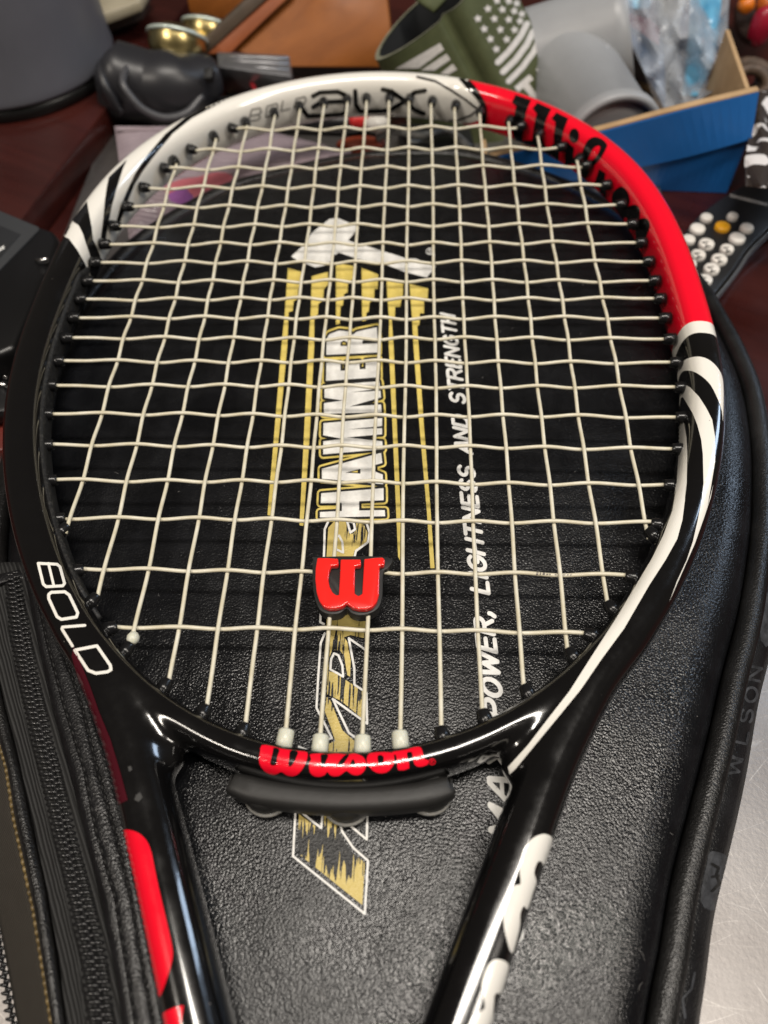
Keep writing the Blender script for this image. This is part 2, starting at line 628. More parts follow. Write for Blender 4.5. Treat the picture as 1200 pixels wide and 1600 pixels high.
def decal(name, pos, mapper, material, parent, step=4.0, neg=(), maxlen=6.0, label=None):
    v, f = tri2d(pos, neg, step)
    used = {}
    V, F = [], []
    for t_ in f:
        ids = []
        for i in t_:
            if i not in used:
                p = mapper(v[i])
                used[i] = None if p is None else len(V)
                if p is not None: V.append(np.array(p))
            ids.append(used[i])
        if None in ids: continue
        a, b, c = (V[i] for i in ids)
        if max(np.linalg.norm(a-b), np.linalg.norm(b-c), np.linalg.norm(c-a)) > maxlen: continue
        F.append(ids)
    # every triangle towards the viewer
    G = []
    for a, b, c in F:
        nn = np.cross(V[b]-V[a], V[c]-V[a])
        G.append((a, b, c) if nn@(CAM-V[a]) > 0 else (a, c, b))
    o = mesh_obj(name, V, G, material, parent, smooth=False)
    if label: o['label'] = label
    return o

def sm(pts, n=5, closed=True): return [tuple(p) for p in catmull([np.array(p, float) for p in pts], n, closed)]
def cr(pts, x0, y0, k): return [(x0+a/k, y0+b/k) for a, b in pts]      # zoomed crop -> photograph

# ------------------------------------------------------------------ setting: desk, raised board, steel sheet
ZD = -46.0
def sheet(name, poly, z0, z1, m, bevel=1.0):
    o = prism(name, [(x, y, z1) for x, y in poly], (0, 0, z0-z1), m, None, bevel)
    return tag(o, kind='structure')
sheet('desk', [(-1500, -1200), (1500, -1200), (1500, 1500), (-1500, 1500)], ZD-30, ZD, M['desk'], 2)
sheet('steel_sheet', [(-171, -470), (157, -470), (157, 214), (-171, 214)], ZD+0.0, ZD+3, M['steel'], 0.8)
e0, e1 = P(165, 170, -27), P(50, 320, -27)
dd = (e0-e1)/np.linalg.norm(e0-e1)
f0, f1 = e1-dd*400, e0+dd*500
sheet('raised_desk_board', [(f1[0], f1[1]), (-1100, f1[1]), (-1100, f0[1]), (f0[0], f0[1])], ZD+0.004, -27, M['desk'], 1.6)
# room around the desk: only its light reaches the photograph
WALLM = sheetmat('room_wall_paint', (0.40, 0.35, 0.28), (0.48, 0.42, 0.34), 0.7, 3, bump=0.1)

# ------------------------------------------------------------------ the racket
RACKET_LABEL = 'tennis racket with white, red and black head and cream strings, lying on black cover'
racket = thing('tennis_racket', (0, 0, -11), RACKET_LABEL, 'tennis racket')
XS = [-97.36, -81.04, -66.71, -53.0, -40.35, -28.2, -16.17, -6.06, 5.92, 16.55, 28.12, 40.16, 52.85, 66.94, 80.71, 97.64]
YS = [135.36, 116.9, 101.26, 85.71, 71.03, 56.73, 43.81, 31.19, 18.94, 7.74, -3.66, -15.51, -28.35, -41.27, -55.84, -70.56, -86.36, -102.34, -122.29, -142.5]
TIPS = np.array([(0, 162.6), (16.7, 161.7), (28.6, 159.5), (40.4, 155.8), (53.3, 149.7), (67.1, 142.7), (81.7, 129), (91, 118.6), (97.2, 108.6), (103.5, 99.5), (109.6, 85.4), (113.8, 70), (117.4, 56.5), (119.6, 42.3), (120.6, 30), (120.6, 19), (120.4, 8), (120.2, -3.7), (120, -15.3), (119.8, -28), (118.9, -41), (116.3, -55.6), (112.1, -70), (105.4, -86.5), (98.2, -103), (87.2, -122.3), (81, -131.4), (72.2, -142.8), (66.7, -148.5), (53.2, -160), (40.8, -167.5), (28, -173.3), (16.5, -175.6), (5.6, -176.5), (0, -176.6)])
CY = -5.0
th = np.arctan2(TIPS[:, 0], TIPS[:, 1]-CY)
rr = np.hypot(TIPS[:, 0], TIPS[:, 1]-CY)
A = np.stack([np.cos(k*th) for k in range(8)], 1)
COEF = np.linalg.lstsq(A, rr, rcond=None)[0]
def tip(a):
    r = sum(c*np.cos(k*a) for k, c in enumerate(COEF))
    return np.array([r*np.sin(a), CY+r*np.cos(a)])
def hoop(a, off):
    p, q = tip(a-0.004), tip(a+0.004)
    tn = unit(q-p)
    nrm = np.array([-tn[1], tn[0]])       # outward for clockwise travel
    return tip(a)+nrm*off
def ring(off, a0=-math.pi, a1=math.pi, n=360):
    return np.array([[*hoop(a, off), 0.0] for a in np.linspace(a0, a1, n)])

HW, HH, ZC = 7.0, 11.1, -2.5
INNER = 3.2
mid = INNER+HW
AN = np.linspace(-math.pi, math.pi, 480, endpoint=False)
# the bridge is slimmer than the head
sc, full = [], []
for a in AN:
    k = np.clip((abs(a)-2.58)/0.28, 0, 1)
    k = k*k*(3-2*k)
    k2 = np.clip((0.9-abs(a))/0.6, 0, 1)
    ka = 1-0.34*k-0.10*k2
    sc.append((ka, 1-0.14*k))
    full.append([*hoop(a, INNER+HW*ka), ZC])
full = np.array(full)
parts = [sweep(full, superell(HW, HH, 2.8, 36), closed=True, scales=sc)]
def arm(sg):
    pts = [tuple(hoop(math.radians(d), mid)) for d in (138, 142, 146)]+[(84.2, -144.6), (78.6, -151.2), (72.4, -159), (64.7, -171.5), (56.8, -185.8), (43.4, -215), (30.6, -244), (20.5, -267), (14, -290), (12, -330)]
    path = catmull([np.array([sg*x, y, ZC]) for x, y in pts], 14)
    n_ = len(path)
    scl = []
    for i, p in enumerate(path):
        k = np.clip((-p[1]-125)/60, 0, 1)
        e = min(1.0, 0.90+0.1*i/30)
        scl.append(((1+0.09*k)*e, (1-0.04*k)*e))
    return sweep(path, superell(HW, HH, 2.5, 32), scales=scl)
parts += [arm(-1), arm(1)]
for sg in (-1, 1):                          # webs that round the throat corners
    wp_ = catmull([np.array([sg*82, -148, ZC]), np.array([sg*68, -164.5, ZC]), np.array([sg*57, -176, ZC]), np.array([sg*46.5, -185.5, ZC])], 8)
    nw = len(wp_)
    parts.append(sweep(wp_, superell(8.0, 9.4, 2.3, 24), scales=[(math.sin(math.pi*(0.04+0.92*i/(nw-1)))**0.45,)*2 for i in range(nw)]))
V, F = merge(parts)
tmp = mesh_obj('frame', V, F)
md = tmp.modifiers.new('r', 'REMESH')
md.mode = 'VOXEL'
md.voxel_size = 0.62*S
md.use_smooth_shade = True
ms = tmp.modifiers.new('s', 'SMOOTH')
ms.factor = 0.5
ms.iterations = 26
dg = bpy.context.evaluated_depsgraph_get()
me = bpy.data.meshes.new_from_object(tmp.evaluated_get(dg))
bpy.data.objects.remove(tmp)
tmp = bpy.data.objects.new('frame', me)
COL.objects.link(tmp)
vg = tmp.vertex_groups.new(name='corner')
co = np.empty(len(me.vertices)*3, np.float32)
me.vertices.foreach_get('co', co)
co = co.reshape(-1, 3)/S
wt = np.clip(1.5-np.hypot(np.abs(co[:, 0])-58, (co[:, 1]+174)*0.9)/18.0, 0, 1)
for lv in range(1, 11):
    ids = np.where(np.abs(np.round(wt*10)-lv) < 0.5)[0]
    if len(ids): vg.add([int(i) for i in ids], lv/10, 'REPLACE')
ms = tmp.modifiers.new('s', 'SMOOTH')
ms.factor = 0.5
ms.iterations = 110
ms.vertex_group = 'corner'
dg = bpy.context.evaluated_depsgraph_get()
me2 = bpy.data.meshes.new_from_object(tmp.evaluated_get(dg))
bpy.data.objects.remove(tmp)
me = me2
me.name = 'frame'
me.materials.clear()
me.materials.append(M['frame'])
me.materials.append(M['black'])
me.polygons.foreach_set('use_smooth', [True]*len(me.polygons))
co = np.empty(len(me.vertices)*3, np.float32)
me.vertices.foreach_get('co', co)
co = co.reshape(-1, 3)
ang = (np.degrees(np.arctan2(co[:, 0], co[:, 1]-CY*S))+180)/360
pc_ = np.empty(len(me.polygons)*3, np.float32)
me.polygons.foreach_get('center', pc_)
me.polygons.foreach_set('material_index', (pc_.reshape(-1, 3)[:, 1] < -0.05).astype(np.int32))
at = me.attributes.new('around', 'FLOAT', 'POINT')
at.data.foreach_set('value', ang.astype(np.float32))
frame = bpy.data.objects.new('frame', me)
COL.objects.link(frame)
adopt(frame, racket)
t = NT(M['frame'])
an = t.n('ShaderNodeAttribute', attribute_name='around')
def dg_(d): return (d+180)/360
t.l(t.ramp(an.outputs['Fac'], [(0.0, BLACK), (dg_(-69.0), WHITE), (dg_(14.5), RED), (dg_(93.2), WHITE), (dg_(95.8), BLACK)], 'CONSTANT'), M['frame'].node_tree.nodes[M['frame']['mix']].inputs[1])

FB = bvh_of(frame)
fpx = on_pixels(FB, 0.14)
fpx2 = on_pixels(FB, 0.24)
def fdec(name, pos, m, neg=(), step=3.2, top=False, label=None):
    return decal(name, pos, fpx2 if top else fpx, M[m], frame, step, neg, label=label)

# --- paint: white and black sweeps at the left shoulder
K = (90, 240, 6.667)
fdec('stripe', [cr([(40, 850), (165, 690), (220, 750), (260, 830), (290, 930), (325, 1030), (340, 1085), (315, 1110), (315, 1170), (345, 1290), (325, 1250), (280, 1140), (200, 1000), (120, 890)], *K)], 'white')
fdec('stripe', [cr([(150, 705), (308, 500), (330, 640), (350, 760), (365, 900), (385, 1030), (405, 1090), (440, 1125), (430, 1180), (400, 1200), (320, 1190), (315, 1110), (340, 1085), (325, 1030), (290, 930), (260, 830), (220, 750)], *K)], 'black', top=True)
fdec('stripe', [cr([(535, 250), (720, 70), (680, 160), (650, 250), (610, 370), (560, 550), (520, 750), (500, 870), (515, 930), (540, 960), (440, 1000), (445, 940), (450, 850), (470, 700), (490, 500), (510, 370)], *K)], 'black', top=True)
fdec('stripe', [cr([(1700, -560), (1760, -560), (1400, -370), (1200, -210), (1040, -20), (960, 80), (880, 190), (800, 320), (730, 490), (690, 600), (655, 700), (640, 790), (560, 800), (605, 720), (650, 560), (720, 390), (800, 220), (870, 110), (940, 10), (1120, -200), (1340, -380)], *K)], 'black')
fdec('stripe', [[(676, 108), (705, 111), (722, 118), (738, 131), (751, 149), (758, 168), (755, 186), (735, 192), (690, 194), (676, 194)]], 'white')
# --- outline of the white top panel and its pointed end
fdec('outline', stroke([(652, 120.5), (680, 127), (705, 141), (730, 157), (747, 171)], 3.4) + stroke([(747, 171), (736, 180), (717, 187), (692, 190), (640, 193)], 3.2), 'black', top=True)
fdec('outline', [sm([(709, 114), (722, 117), (738, 130), (751, 147), (761, 168), (759, 192), (752, 194), (754, 172), (745, 155), (730, 139)], 4)], 'black', top=True)
# --- lettering of the top panel
bl = stroke([(489, 150), (500, 144.5), (528, 143), (539, 148), (542.5, 160), (540, 176), (530, 179.5), (480, 181), (473, 170)], 7.0)
bl += stroke([(489, 167), (501, 159.5), (541, 158)], 7.0)
bl += stroke([(555, 142), (556, 163), (562, 173.5), (594, 173.5), (611, 171), (630, 159.5), (648, 144), (664, 141.5)], 7.0)
bl += stroke([(598, 139.5), (612, 142.5), (636, 160), (648, 172), (662, 177)], 7.0)
fdec('lettering', bl, 'black', step=2.5)
bo = stroke([(389, 187.5), (393, 171), (406, 168.5), (408, 174.5), (404, 178.5), (391, 181)], 2.0) + stroke([(404, 178.5), (406.5, 184), (403, 187), (389, 189)], 2.0)
bo += stroke([(415, 182), (417, 166), (432, 161.5), (434, 166), (430, 177.5), (416, 182.5)], 2.0)
bo += stroke([(442, 158), (438.5, 173.5), (453, 169.5)], 2.0) + stroke([(459, 168), (463, 154), (476, 151), (478, 156), (473, 166), (459, 168)], 2.0)
fdec('lettering', bo, 'grey_line', step=2.5)
# --- black name on the red side
K = (740, 120, 7.5)
K2 = (860, 210, 7.06)
nm = [cr([(490, 212), (675, 275), (640, 350), (612, 430), (600, 530), (610, 600), (575, 680), (575, 770), (480, 740), (460, 640), (450, 560), (475, 500), (480, 430), (500, 345), (450, 300)], *K),
      cr([(745, 305), (910, 380), (870, 460), (840, 540), (825, 650), (810, 780), (690, 770), (690, 700), (705, 600), (720, 520), (740, 430), (692, 370)], *K),
      cr([(970, 420), (1110, 490), (1080, 570), (1050, 650), (1035, 760), (1010, 810), (940, 790), (940, 690), (955, 600), (960, 530), (915, 490)], *K),
      cr([(455, 640), (575, 745), (690, 740), (820, 760), (870, 860), (940, 780), (1010, 800), (1000, 990), (900, 950), (830, 900), (690, 800), (600, 810), (480, 760)], *K),
      cr([(1180+60*math.cos(k*.4488), 690+85*math.sin(k*.4488)) for k in range(14)], *K),
      cr([(150, 85), (185, 75), (265, 150), (255, 230), (275, 320), (160, 340), (160, 240), (165, 170), (90, 160)], *K2),
      sm(cr([(480, 30), (560, 50), (620, 105), (620, 150), (560, 260), (490, 340), (430, 430), (380, 500), (340, 440), (330, 340), (340, 240), (370, 150), (410, 70)], *K2), 3),
      cr([(540, 380), (610, 430), (600, 500), (610, 580), (620, 640), (610, 735), (550, 680), (540, 600), (485, 545), (510, 470)], *K2),
      sm(cr([(a_+45, b_-22) for a_, b_ in [(730, 598), (790, 630), (825, 700), (830, 780), (790, 850), (770, 970), (700, 880), (645, 790), (630, 720), (655, 650)]], *K2), 3),
      sm(cr([(a_+45, b_-22) for a_, b_ in [(830, 810), (900, 800), (940, 840), (945, 910), (930, 1000), (870, 1010), (840, 970), (765, 960), (790, 850)]], *K2), 3),
      sm(cr([(a_+45, b_-22) for a_, b_ in [(930, 960), (990, 945), (1040, 970), (1055, 1040), (1020, 1140), (1030, 1200), (950, 1210), (880, 1140), (850, 1050), (870, 1000)]], *K2), 3)]
nh = [sm(cr([(530, 125), (550, 150), (510, 240), (430, 310), (400, 320), (440, 220), (480, 150)], *K2), 3),
      cr([(735, 850), (757, 880), (745, 915), (718, 880)], *K2), cr([(820, 915), (847, 922), (842, 975), (818, 960)], *K2),
      cr([(912, 1060), (942, 1065), (942, 1160), (908, 1150)], *K2)]
fdec('lettering', nm, 'black', nh, step=2.6)
# --- white sweeps at the right shoulder
K = (1000, 440, 4.445)
K2 = (1000, 750, 4)
fdec('stripe', [sm(cr([(262, 660), (275, 590), (320, 540), (400, 522), (470, 540), (530, 590), (568, 660), (578, 760), (574, 970), (566, 900), (540, 820), (490, 720), (430, 660), (370, 625), (310, 620), (280, 650), (268, 695)], *K), 3)], 'white')
fdec('stripe', [cr([(275, 850), (280, 780), (295, 735), (312, 715), (350, 735), (410, 800), (460, 880), (500, 960), (520, 1080), (520, 1250), (490, 1430), (465, 1570)], *K) + cr([(455, 30), (440, 110), (400, 230), (340, 400), (260, 580), (180, 762), (230, 630), (290, 500), (330, 380), (360, 250), (385, 120), (393, 20)], *K2) + cr([(425, 1540), (440, 1400), (436, 1200), (425, 1100), (400, 1000), (370, 920), (330, 850), (300, 802), (286, 808), (277, 870)], *K)], 'white')
K3 = (700, 900, 4)
fdec('stripe', [cr([(262, 1090), (266, 1010), (275, 960), (290, 940), (310, 990), (325, 1080), (331, 1200), (325, 1400), (310, 1540)], *K) + cr([(290, 0), (284, 100), (265, 250), (232, 370), (160, 500), (60, 655)], *K2) + cr([(1100, 330), (960, 520), (830, 710), (700, 870), (560, 1040), (425, 1205), (388, 1240), (376, 1195), (500, 1058), (620, 900), (760, 720), (900, 500), (1050, 270)], *K3) + cr([(80, 485), (150, 340), (205, 190), (228, 60)], *K2) + cr([(240, 1480), (258, 1390), (270, 1200)], *K)], 'white')
# --- white name on the left side
K = (0, 780, 4)
bo = stroke(cr([(240, 402), (355, 408), (374, 424), (403, 528), (392, 543), (290, 548), (272, 532)], *K), 4.4, True) + stroke(cr([(303, 402), (338, 545)], *K), 4.0)
bo += stroke(cr([(322, 583), (405, 580), (432, 600), (486, 712), (478, 738), (385, 752), (358, 735), (306, 622), (306, 596)], *K), 4.6, True)
bo += stroke(cr([(530, 790), (392, 800), (389, 812), (455, 918)], *K), 4.4)
bo += stroke(cr([(470, 944), (606, 918), (690, 1040), (694, 1066), (672, 1080), (600, 1089), (552, 1070)], *K), 4.8, True)
fdec('lettering', bo, 'white', step=2.6)
# --- red name on the bridge
K = (400, 1150, 8)
K2 = (540, 1150, 8)
rd = [sm(cr([(75, 118), (215, 135), (310, 162), (430, 178), (530, 192), (638, 208), (637, 290), (600, 380), (540, 460), (470, 497), (390, 487), (320, 445), (260, 472), (200, 477), (130, 450), (70, 390), (40, 310), (50, 220)], *K), 3),
      sm(cr([(680, 232), (820, 224), (905, 232), (1000, 222), (1090, 232), (1170, 232), (1220, 222), (1280, 235), (1340, 265), (1375, 330), (1370, 400), (1330, 460), (1270, 487), (1210, 480), (1160, 452), (1140, 434), (1110, 445), (1050, 487), (990, 500), (930, 485), (892, 447), (860, 482), (800, 505), (740, 500), (690, 470), (668, 420), (668, 340), (690, 290)], *K), 3),
      sm(cr([(265, 290), (290, 230), (350, 212), (450, 206), (560, 210), (600, 230), (607, 330), (580, 390), (530, 440), (460, 462), (390, 455), (330, 420), (280, 360)], *K2), 3),
      sm(cr([(585, 203), (680, 188), (780, 168), (850, 145), (920, 140), (950, 165), (975, 250), (990, 290), (1030, 300), (1028, 350), (960, 378), (900, 380), (860, 350), (840, 270), (828, 205), (790, 203), (768, 215), (775, 290), (795, 400), (660, 425), (645, 340), (632, 240), (600, 240)], *K2), 2)]
rh = [sm(cr([(222, 150), (292, 172), (268, 260), (255, 350), (215, 367), (180, 350), (190, 280), (210, 200)], *K), 3),
      sm(cr([(430, 188), (522, 200), (505, 270), (465, 350), (425, 382), (405, 350), (415, 280)], *K), 3),
      sm(cr([(815, 236), (902, 240), (880, 310), (850, 380), (815, 387), (810, 310)], *K), 3),
      sm(cr([(1110, 245), (1165, 240), (1100, 340), (1050, 382), (1018, 372), (1040, 320)], *K), 3),
      sm(cr([(1208, 290), (1240, 335), (1230, 378), (1200, 388), (1178, 360)], *K), 3),
      sm(cr([(400, 255), (438, 240), (475, 265), (470, 330), (435, 367), (405, 330)], *K2), 3)]
fdec('lettering', rd, 'red', rh, step=2.6)
fdec('registered_mark', stroke([(675+5*math.cos(k*.6283), 1190+4.6*math.sin(k*.6283)) for k in range(10)], 1.1, True) + stroke([(673.5, 1192.5), (673.5, 1187.5), (677, 1188.3), (674, 1190), (677, 1192.5)], 0.9), 'red', step=2)
# --- throat arms
K = (0, 1200, 4)
fdec('stripe', [sm(cr([(770, 388), (850, 398), (910, 445), (945, 520), (970, 640), (1000, 780), (1040, 950), (1075, 1110), (1078, 1190), (1050, 1300), (1000, 1430), (960, 1400), (920, 1230), (860, 920), (800, 650), (770, 460)], *K), 4)], 'red')
fdec('stripe', [sm(cr([(1000, 1560), (1070, 1505), (1140, 1485), (1146, 1500), (1130, 1620), (1120, 1700), (1040, 1700)], *K), 3)], 'red')
K = (0, 850, 4)
fdec('stripe', [cr([(462, 640), (505, 740), (562, 880), (622, 1050), (692, 1220), (752, 1420), (800, 1600), (720, 1640), (660, 1400), (590, 1150), (520, 950), (450, 700)], *K)], 'maroon')
K = (650, 1150, 3.557)
fdec('stripe', [sm(cr([(700, 545), (745, 555), (755, 580), (737, 650), (707, 716), (695, 697), (672, 703), (655, 760), (667, 810), (647, 870), (630, 930), (614, 962), (597, 944), (578, 985), (575, 1050), (560, 1120), (530, 1207), (500, 1120), (485, 1030), (485, 960), (510, 870), (550, 830), (580, 820), (575, 740), (590, 650), (640, 575)], *K), 3)], 'white')
fdec('stripe', [sm(cr([(455, 1240), (490, 1250), (512, 1275), (500, 1340), (472, 1425), (440, 1430), (430, 1480), (425, 1600), (420, 1680), (280, 1680), (300, 1590), (330, 1545), (380, 1510), (370, 1430), (365, 1370), (390, 1290), (420, 1252)], *K), 3)], 'white')
# scuffs
fdec('scuff', [[(213, 1242), (219, 1238), (223, 1246), (217, 1253), (210, 1250)], [(200, 1198), (205, 1197), (207, 1203), (202, 1206)]], 'scuff', step=2)

# --- grip below the picture
grp = catmull([np.array([0, y, 0.]) for y in (-318, -330, -420, -478, -486)], 6)
v, f = sweep(grp, superell(15, 13.5, 3.0, 16), scales=[(0.9, 0.9)]*6+[(1, 1)]*(len(grp)-6))
mesh_obj('grip', v, f, M['damp_black'], racket)

# --- strings
def wave(c, other, amp, par):
    """height along one string at coordinate c"""
    ks = sorted(range(len(other)), key=lambda i: other[i])
    xs = [other[i] for i in ks]
    zs = [amp if par(i) else -amp for i in ks]
    xs = [xs[0]-14]+xs+[xs[-1]+14]
    zs = [0]+zs+[0]
    i = int(np.clip(np.searchsorted(xs, c)-1, 0, len(xs)-2))
    u = np.clip((c-xs[i])/(xs[i+1]-xs[i]), 0, 1)
    u = u*u*(3-2*u)
    return zs[i]*(1-u)+zs[i+1]*u
def send(q):
    k = float(np.clip((1.9-abs(q))/0.25, 0, 1))
    return hoop(q, -2.4*k)
def span_main(x):
    a = [q for q in np.linspace(-math.pi, math.pi, 4001)]
    pts = np.array([send(q) for q in a])
    s = np.sign(np.diff(pts[:, 0]-x))
    z = (pts[:-1, 0]-x)*(pts[1:, 0]-x) <= 0
    ys = [pts[i, 1] for i in np.where(z)[0]]
    return min(ys), max(ys)
def span_cross(y):
    a = [q for q in np.linspace(-math.pi, math.pi, 4001)]
    pts = np.array([send(q) for q in a])
    z = (pts[:-1, 1]-y)*(pts[1:, 1]-y) <= 0
    xs = [pts[i, 0] for i in np.where(z)[0]]
    return min(xs), max(xs)

gv, gf = lathe([(0.05, 4.6), (2.5, 4.6), (2.35, 2.2), (2.05, 1.0), (1.95, 0.25), (1.7, 0.0), (0.9, 0.02), (0.75, 0.6)], 14)
def unit_mesh(name, v, f, m):
    me = bpy.data.meshes.new(name)
    me.from_pydata([tuple(float(c)*S for c in q) for q in v], [], [list(q) for q in f])
    me.materials.append(m)
    me.polygons.foreach_set('use_smooth', [True]*len(me.polygons))
    return me
gm_black = unit_mesh('grommet', gv, gf, M['grommet'])
gv2, gf2 = lathe([(0.05, 6.0), (2.4, 6.0), (2.35, 0.5), (2.1, 0.05), (0.95, 0.0), (0.8, 0.8)], 18)
gm_clear = unit_mesh('grommet', gv2, gf2, M['grommet_clear'])
def grommet(p, d, me, back=0.0):
    """p: inner end, d: unit direction towards the frame"""
    o = bpy.data.objects.new('grommet', me)
    COL.objects.link(o)
    q = Vector((d[0], d[1], d[2])).to_track_quat('Z', 'Y')
    o.matrix_world = Matrix.Translation(Vector([float(c)*S for c in p])) @ q.to_matrix().to_4x4()
    o.parent = racket
    o.matrix_parent_inverse = Matrix.Translation(-Vector(racket.location))
    return o
def tipnormal(x, y):
    a = math.atan2(x, y-CY)
    n_ = hoop(a, 1.0)-tip(a)
    return n_
main_b = []
for i, x in enumerate(XS):
    y0, y1 = span_main(x)
    ys = np.arange(y0-3.5, y1+3.5, 2.0)
    wob = 0.25*math.sin(i*2.1)
    path = np.array([[x+0.18*math.sin(y*0.05+i), y, wave(y, YS, 0.6, lambda j: (i+j) % 2 == 1)] for y in ys])
    # crosses lie on top where i+j is even (0 based)
    o = tube_obj('main_string', path, 0.68, M['string'], racket, 10, up=(1, 0, 0))
    for yy, s in ((y0, -1), (y1, 1)):
        n_ = tipnormal(x, yy)
        d = unit(np.array([0.25*n_[0], s*0.75+0.25*n_[1], 0]))
        d = unit(np.array([n_[0]*0.55, n_[1]*0.55+s*0.45, 0]))
        clear = s < 0 and i in (6, 7, 8, 9)
        grommet(np.array([x, yy, 0])-(d*1.6 if clear else 0*d), d, gm_clear if clear else gm_black)
for j, y in enumerate(YS):
    x0, x1 = span_cross(y)
    xs = np.arange(x0-3.0, x1+3.0, 1.6)
    path = np.array([[x, y+0.2*math.sin(x*0.045+j*1.7), wave(x, XS, 0.78, lambda i: (i+j) % 2 == 0)] for x in xs])
    o = tube_obj('cross_string', path, 0.68, M['string'], racket, 10)
    if j == 18:
        dash = [[(u, 894.3+0.02*(u-837)), (u+w_, 894.3+0.02*(u-837)), (u+w_-0.6, 898.3+0.02*(u-837)), (u-0.6, 898.3+0.02*(u-837))] for u, w_ in ((838, 3.4), (843.5, 2.2), (848, 4), (854, 3), (858.5, 2.4), (867, 3), (875, 1.6), (880, 4), (886, 3), (891, 2.6))]
        sb = bvh_of(o)
        decal('string_print', dash, on_pixels(sb, 0.05), mat('faded_grey_ink', (0.15, 0.13, 0.11), 0.5), o, 2.0)
    for xx, s in ((x0, -1), (x1, 1)):
        n_ = tipnormal(xx, y)
        d = unit(np.array([n_[0]*0.45+s*0.55, n_[1]*0.45, 0]))
        grommet(np.array([xx, y, 0]), d, gm_black)
# knot at the foot of one string
v, f = lathe([(0.1, -2.2), (1.2, -1.9), (1.9, -0.8), (1.95, 0.4), (1.2, 1.6), (0.5, 1.9)], 14)
q = np.array([XS[2]+0.3, span_main(XS[2])[0]+1.9, 0.2])
mesh_obj('string_knot', place(v, q, np.array([1., 0, 0]), np.array([0, 0, 1.]), np.array([0, 1., 0])), f, M['grommet_clear'], racket)

# --- raised strip on the inside of the black part of the head
def strip_part(a0, a1):
    path = np.array([[*hoop(a, INNER+0.6), -1.2] for a in np.linspace(a0, a1, 160)])
    n = len(path)
    scl = [(1, min(1, 0.15+min(i, n-1-i)/10)) for i in range(n)]
    v, f = sweep(path, superell(1.5, 4.6, 3.2, 16), scales=scl)
    return mesh_obj('grommet_strip', v, f, M['strip'], racket)
strip_part(math.radians(-150), math.radians(-74))
# --- string looped along the strip between the grommets
# --- rubber pad under the bridge with clear discs
pth = catmull([np.array([x, y, -6.0]) for x, y in ((-30.6, -188.2), (-29.8, -188.5), (-20, -190.8), (0, -192.2), (20, -190.8), (29.8, -188.3), (30.6, -188.0))], 10)
n = len(pth)
scl = []
for i in range(n):
    e = min(i, n-1-i)
    k = 0.5+0.5*min(1, e/16.0)**0.7
    scl.append((k if e else 0.5, k if e else 0.5))
pv = [sweep(pth, superell(3.7, 4.8, 3.2, 26), scales=scl)]
for x, y in ((-21.5, -193.0), (1.5, -195.0), (25.0, -191.6)):
    v, f = lathe([(0.1, 4.6), (3.0, 4.3), (4.8, 3.0), (5.6, 0.5), (5.6, -3.0), (0.1, -3.2)], 20)
    pv.append((place(v, (x, y+3.4, -7.0), np.array([1.15, 0, 0]), np.array([0, 1., 0]), np.array([0, 0, 1.])), f))
V, F = merge(pv)
mesh_obj('bridge_pad', V, F, M['pad'], racket)
M['clear_disc'] = mat('smoky_clear_plastic', (0.24, 0.235, 0.22), 0.22, sss=0.2)
for x, y in ((-21.5, -193.0), (1.5, -195.0), (25.0, -191.6)):
    v, f = lathe([(0.1, 0.8), (4.6, 0.7), (6.1, 0.3), (6.3, -0.4), (5.6, -1.0), (0.1, -1.2)], 28)
    mesh_obj('clear_disc', place(v, (x, y+3.4, -11.0), np.array([1.1, 0, 0]), np.array([0, 1., 0]), np.array([0, 0, 1.])), f, M['clear_disc'], racket)

# ------------------------------------------------------------------ vibration dampener on the strings
K = (400, 800, 4)
Wp = cr([(383, 284), (450, 285), (513, 290), (516, 312), (514, 333), (470, 336), (458, 370), (452, 420), (460, 465), (478, 500), (500, 517), (518, 517), (524, 400), (528, 294), (600, 294), (655, 294), (656, 333), (618, 338), (617, 430), (616, 508), (640, 523), (664, 510), (670, 400), (676, 292), (740, 284), (792, 281), (806, 298), (803, 325), (790, 333), (772, 333), (770, 420), (768, 515), (755, 560), (728, 592), (690, 606), (640, 606), (600, 594), (568, 568), (540, 590), (500, 601), (455, 602), (420, 588), (395, 555), (378, 500), (370, 420), (372, 350)], *K)
damp = thing('vibration_dampener', P(545, 915, 0), 'red letter shaped rubber dampener clipped between the two middle strings', 'vibration dampener')
zt = 5.2
prism('letter_face', [P(u, v, zt) for u, v in Wp], (0, 0, -2.4), M['damp_red'], damp, 0.75, 3)
# black body: the letter's outline grown a little
gw = np.array(Wp)
cen = gw.mean(0)
base = sm([(489, 872), (498, 868), (605, 868), (606, 885), (598, 892), (597, 925), (592, 945), (580, 955), (562, 959), (548, 955), (541, 948), (530, 956), (513, 957), (499, 950), (491, 930), (488, 900)], 3)
prism('rubber_body', [P(u+0.5, v+2.0, 2.6) for u, v in base], (0, 0, -4.6), M['damp_black'], damp, 0.7, 2)

# ------------------------------------------------------------------ the racket cover
COVER = thing('racket_cover', (0, -60, ZD+3), 'black leatherette racket cover with gold and white print and side zipper, under the racket', 'racket cover')
GR = [(-4, 146), (34, 147), (58, 141), (88, 125), (112, 106), (132, 80), (146, 50), (153.5, 15), (156.5, -10), (156.5, -25), (155, -40), (152, -58), (146, -83), (141, -99), (132.5, -122), (122, -145), (112.6, -167), (103, -188), (94, -208), (87.5, -226), (81, -243), (68, -285), (56, -330), (50, -380), (44, -430), (20, -446), (-20, -446), (-36, -430), (-42, -380), (-48, -320), (-58, -270), (-68, -240), (-79, -210), (-90, -188), (-102, -165), (-114, -142), (-126, -115), (-134, -85), (-138, -50), (-138, -15), (-133, 25), (-118, 68), (-97, 98), (-74, 120), (-50, 131), (-30, 140)]
G = resample(catmull([np.array(p, float) for p in GR], 8, True), 3.2, True)
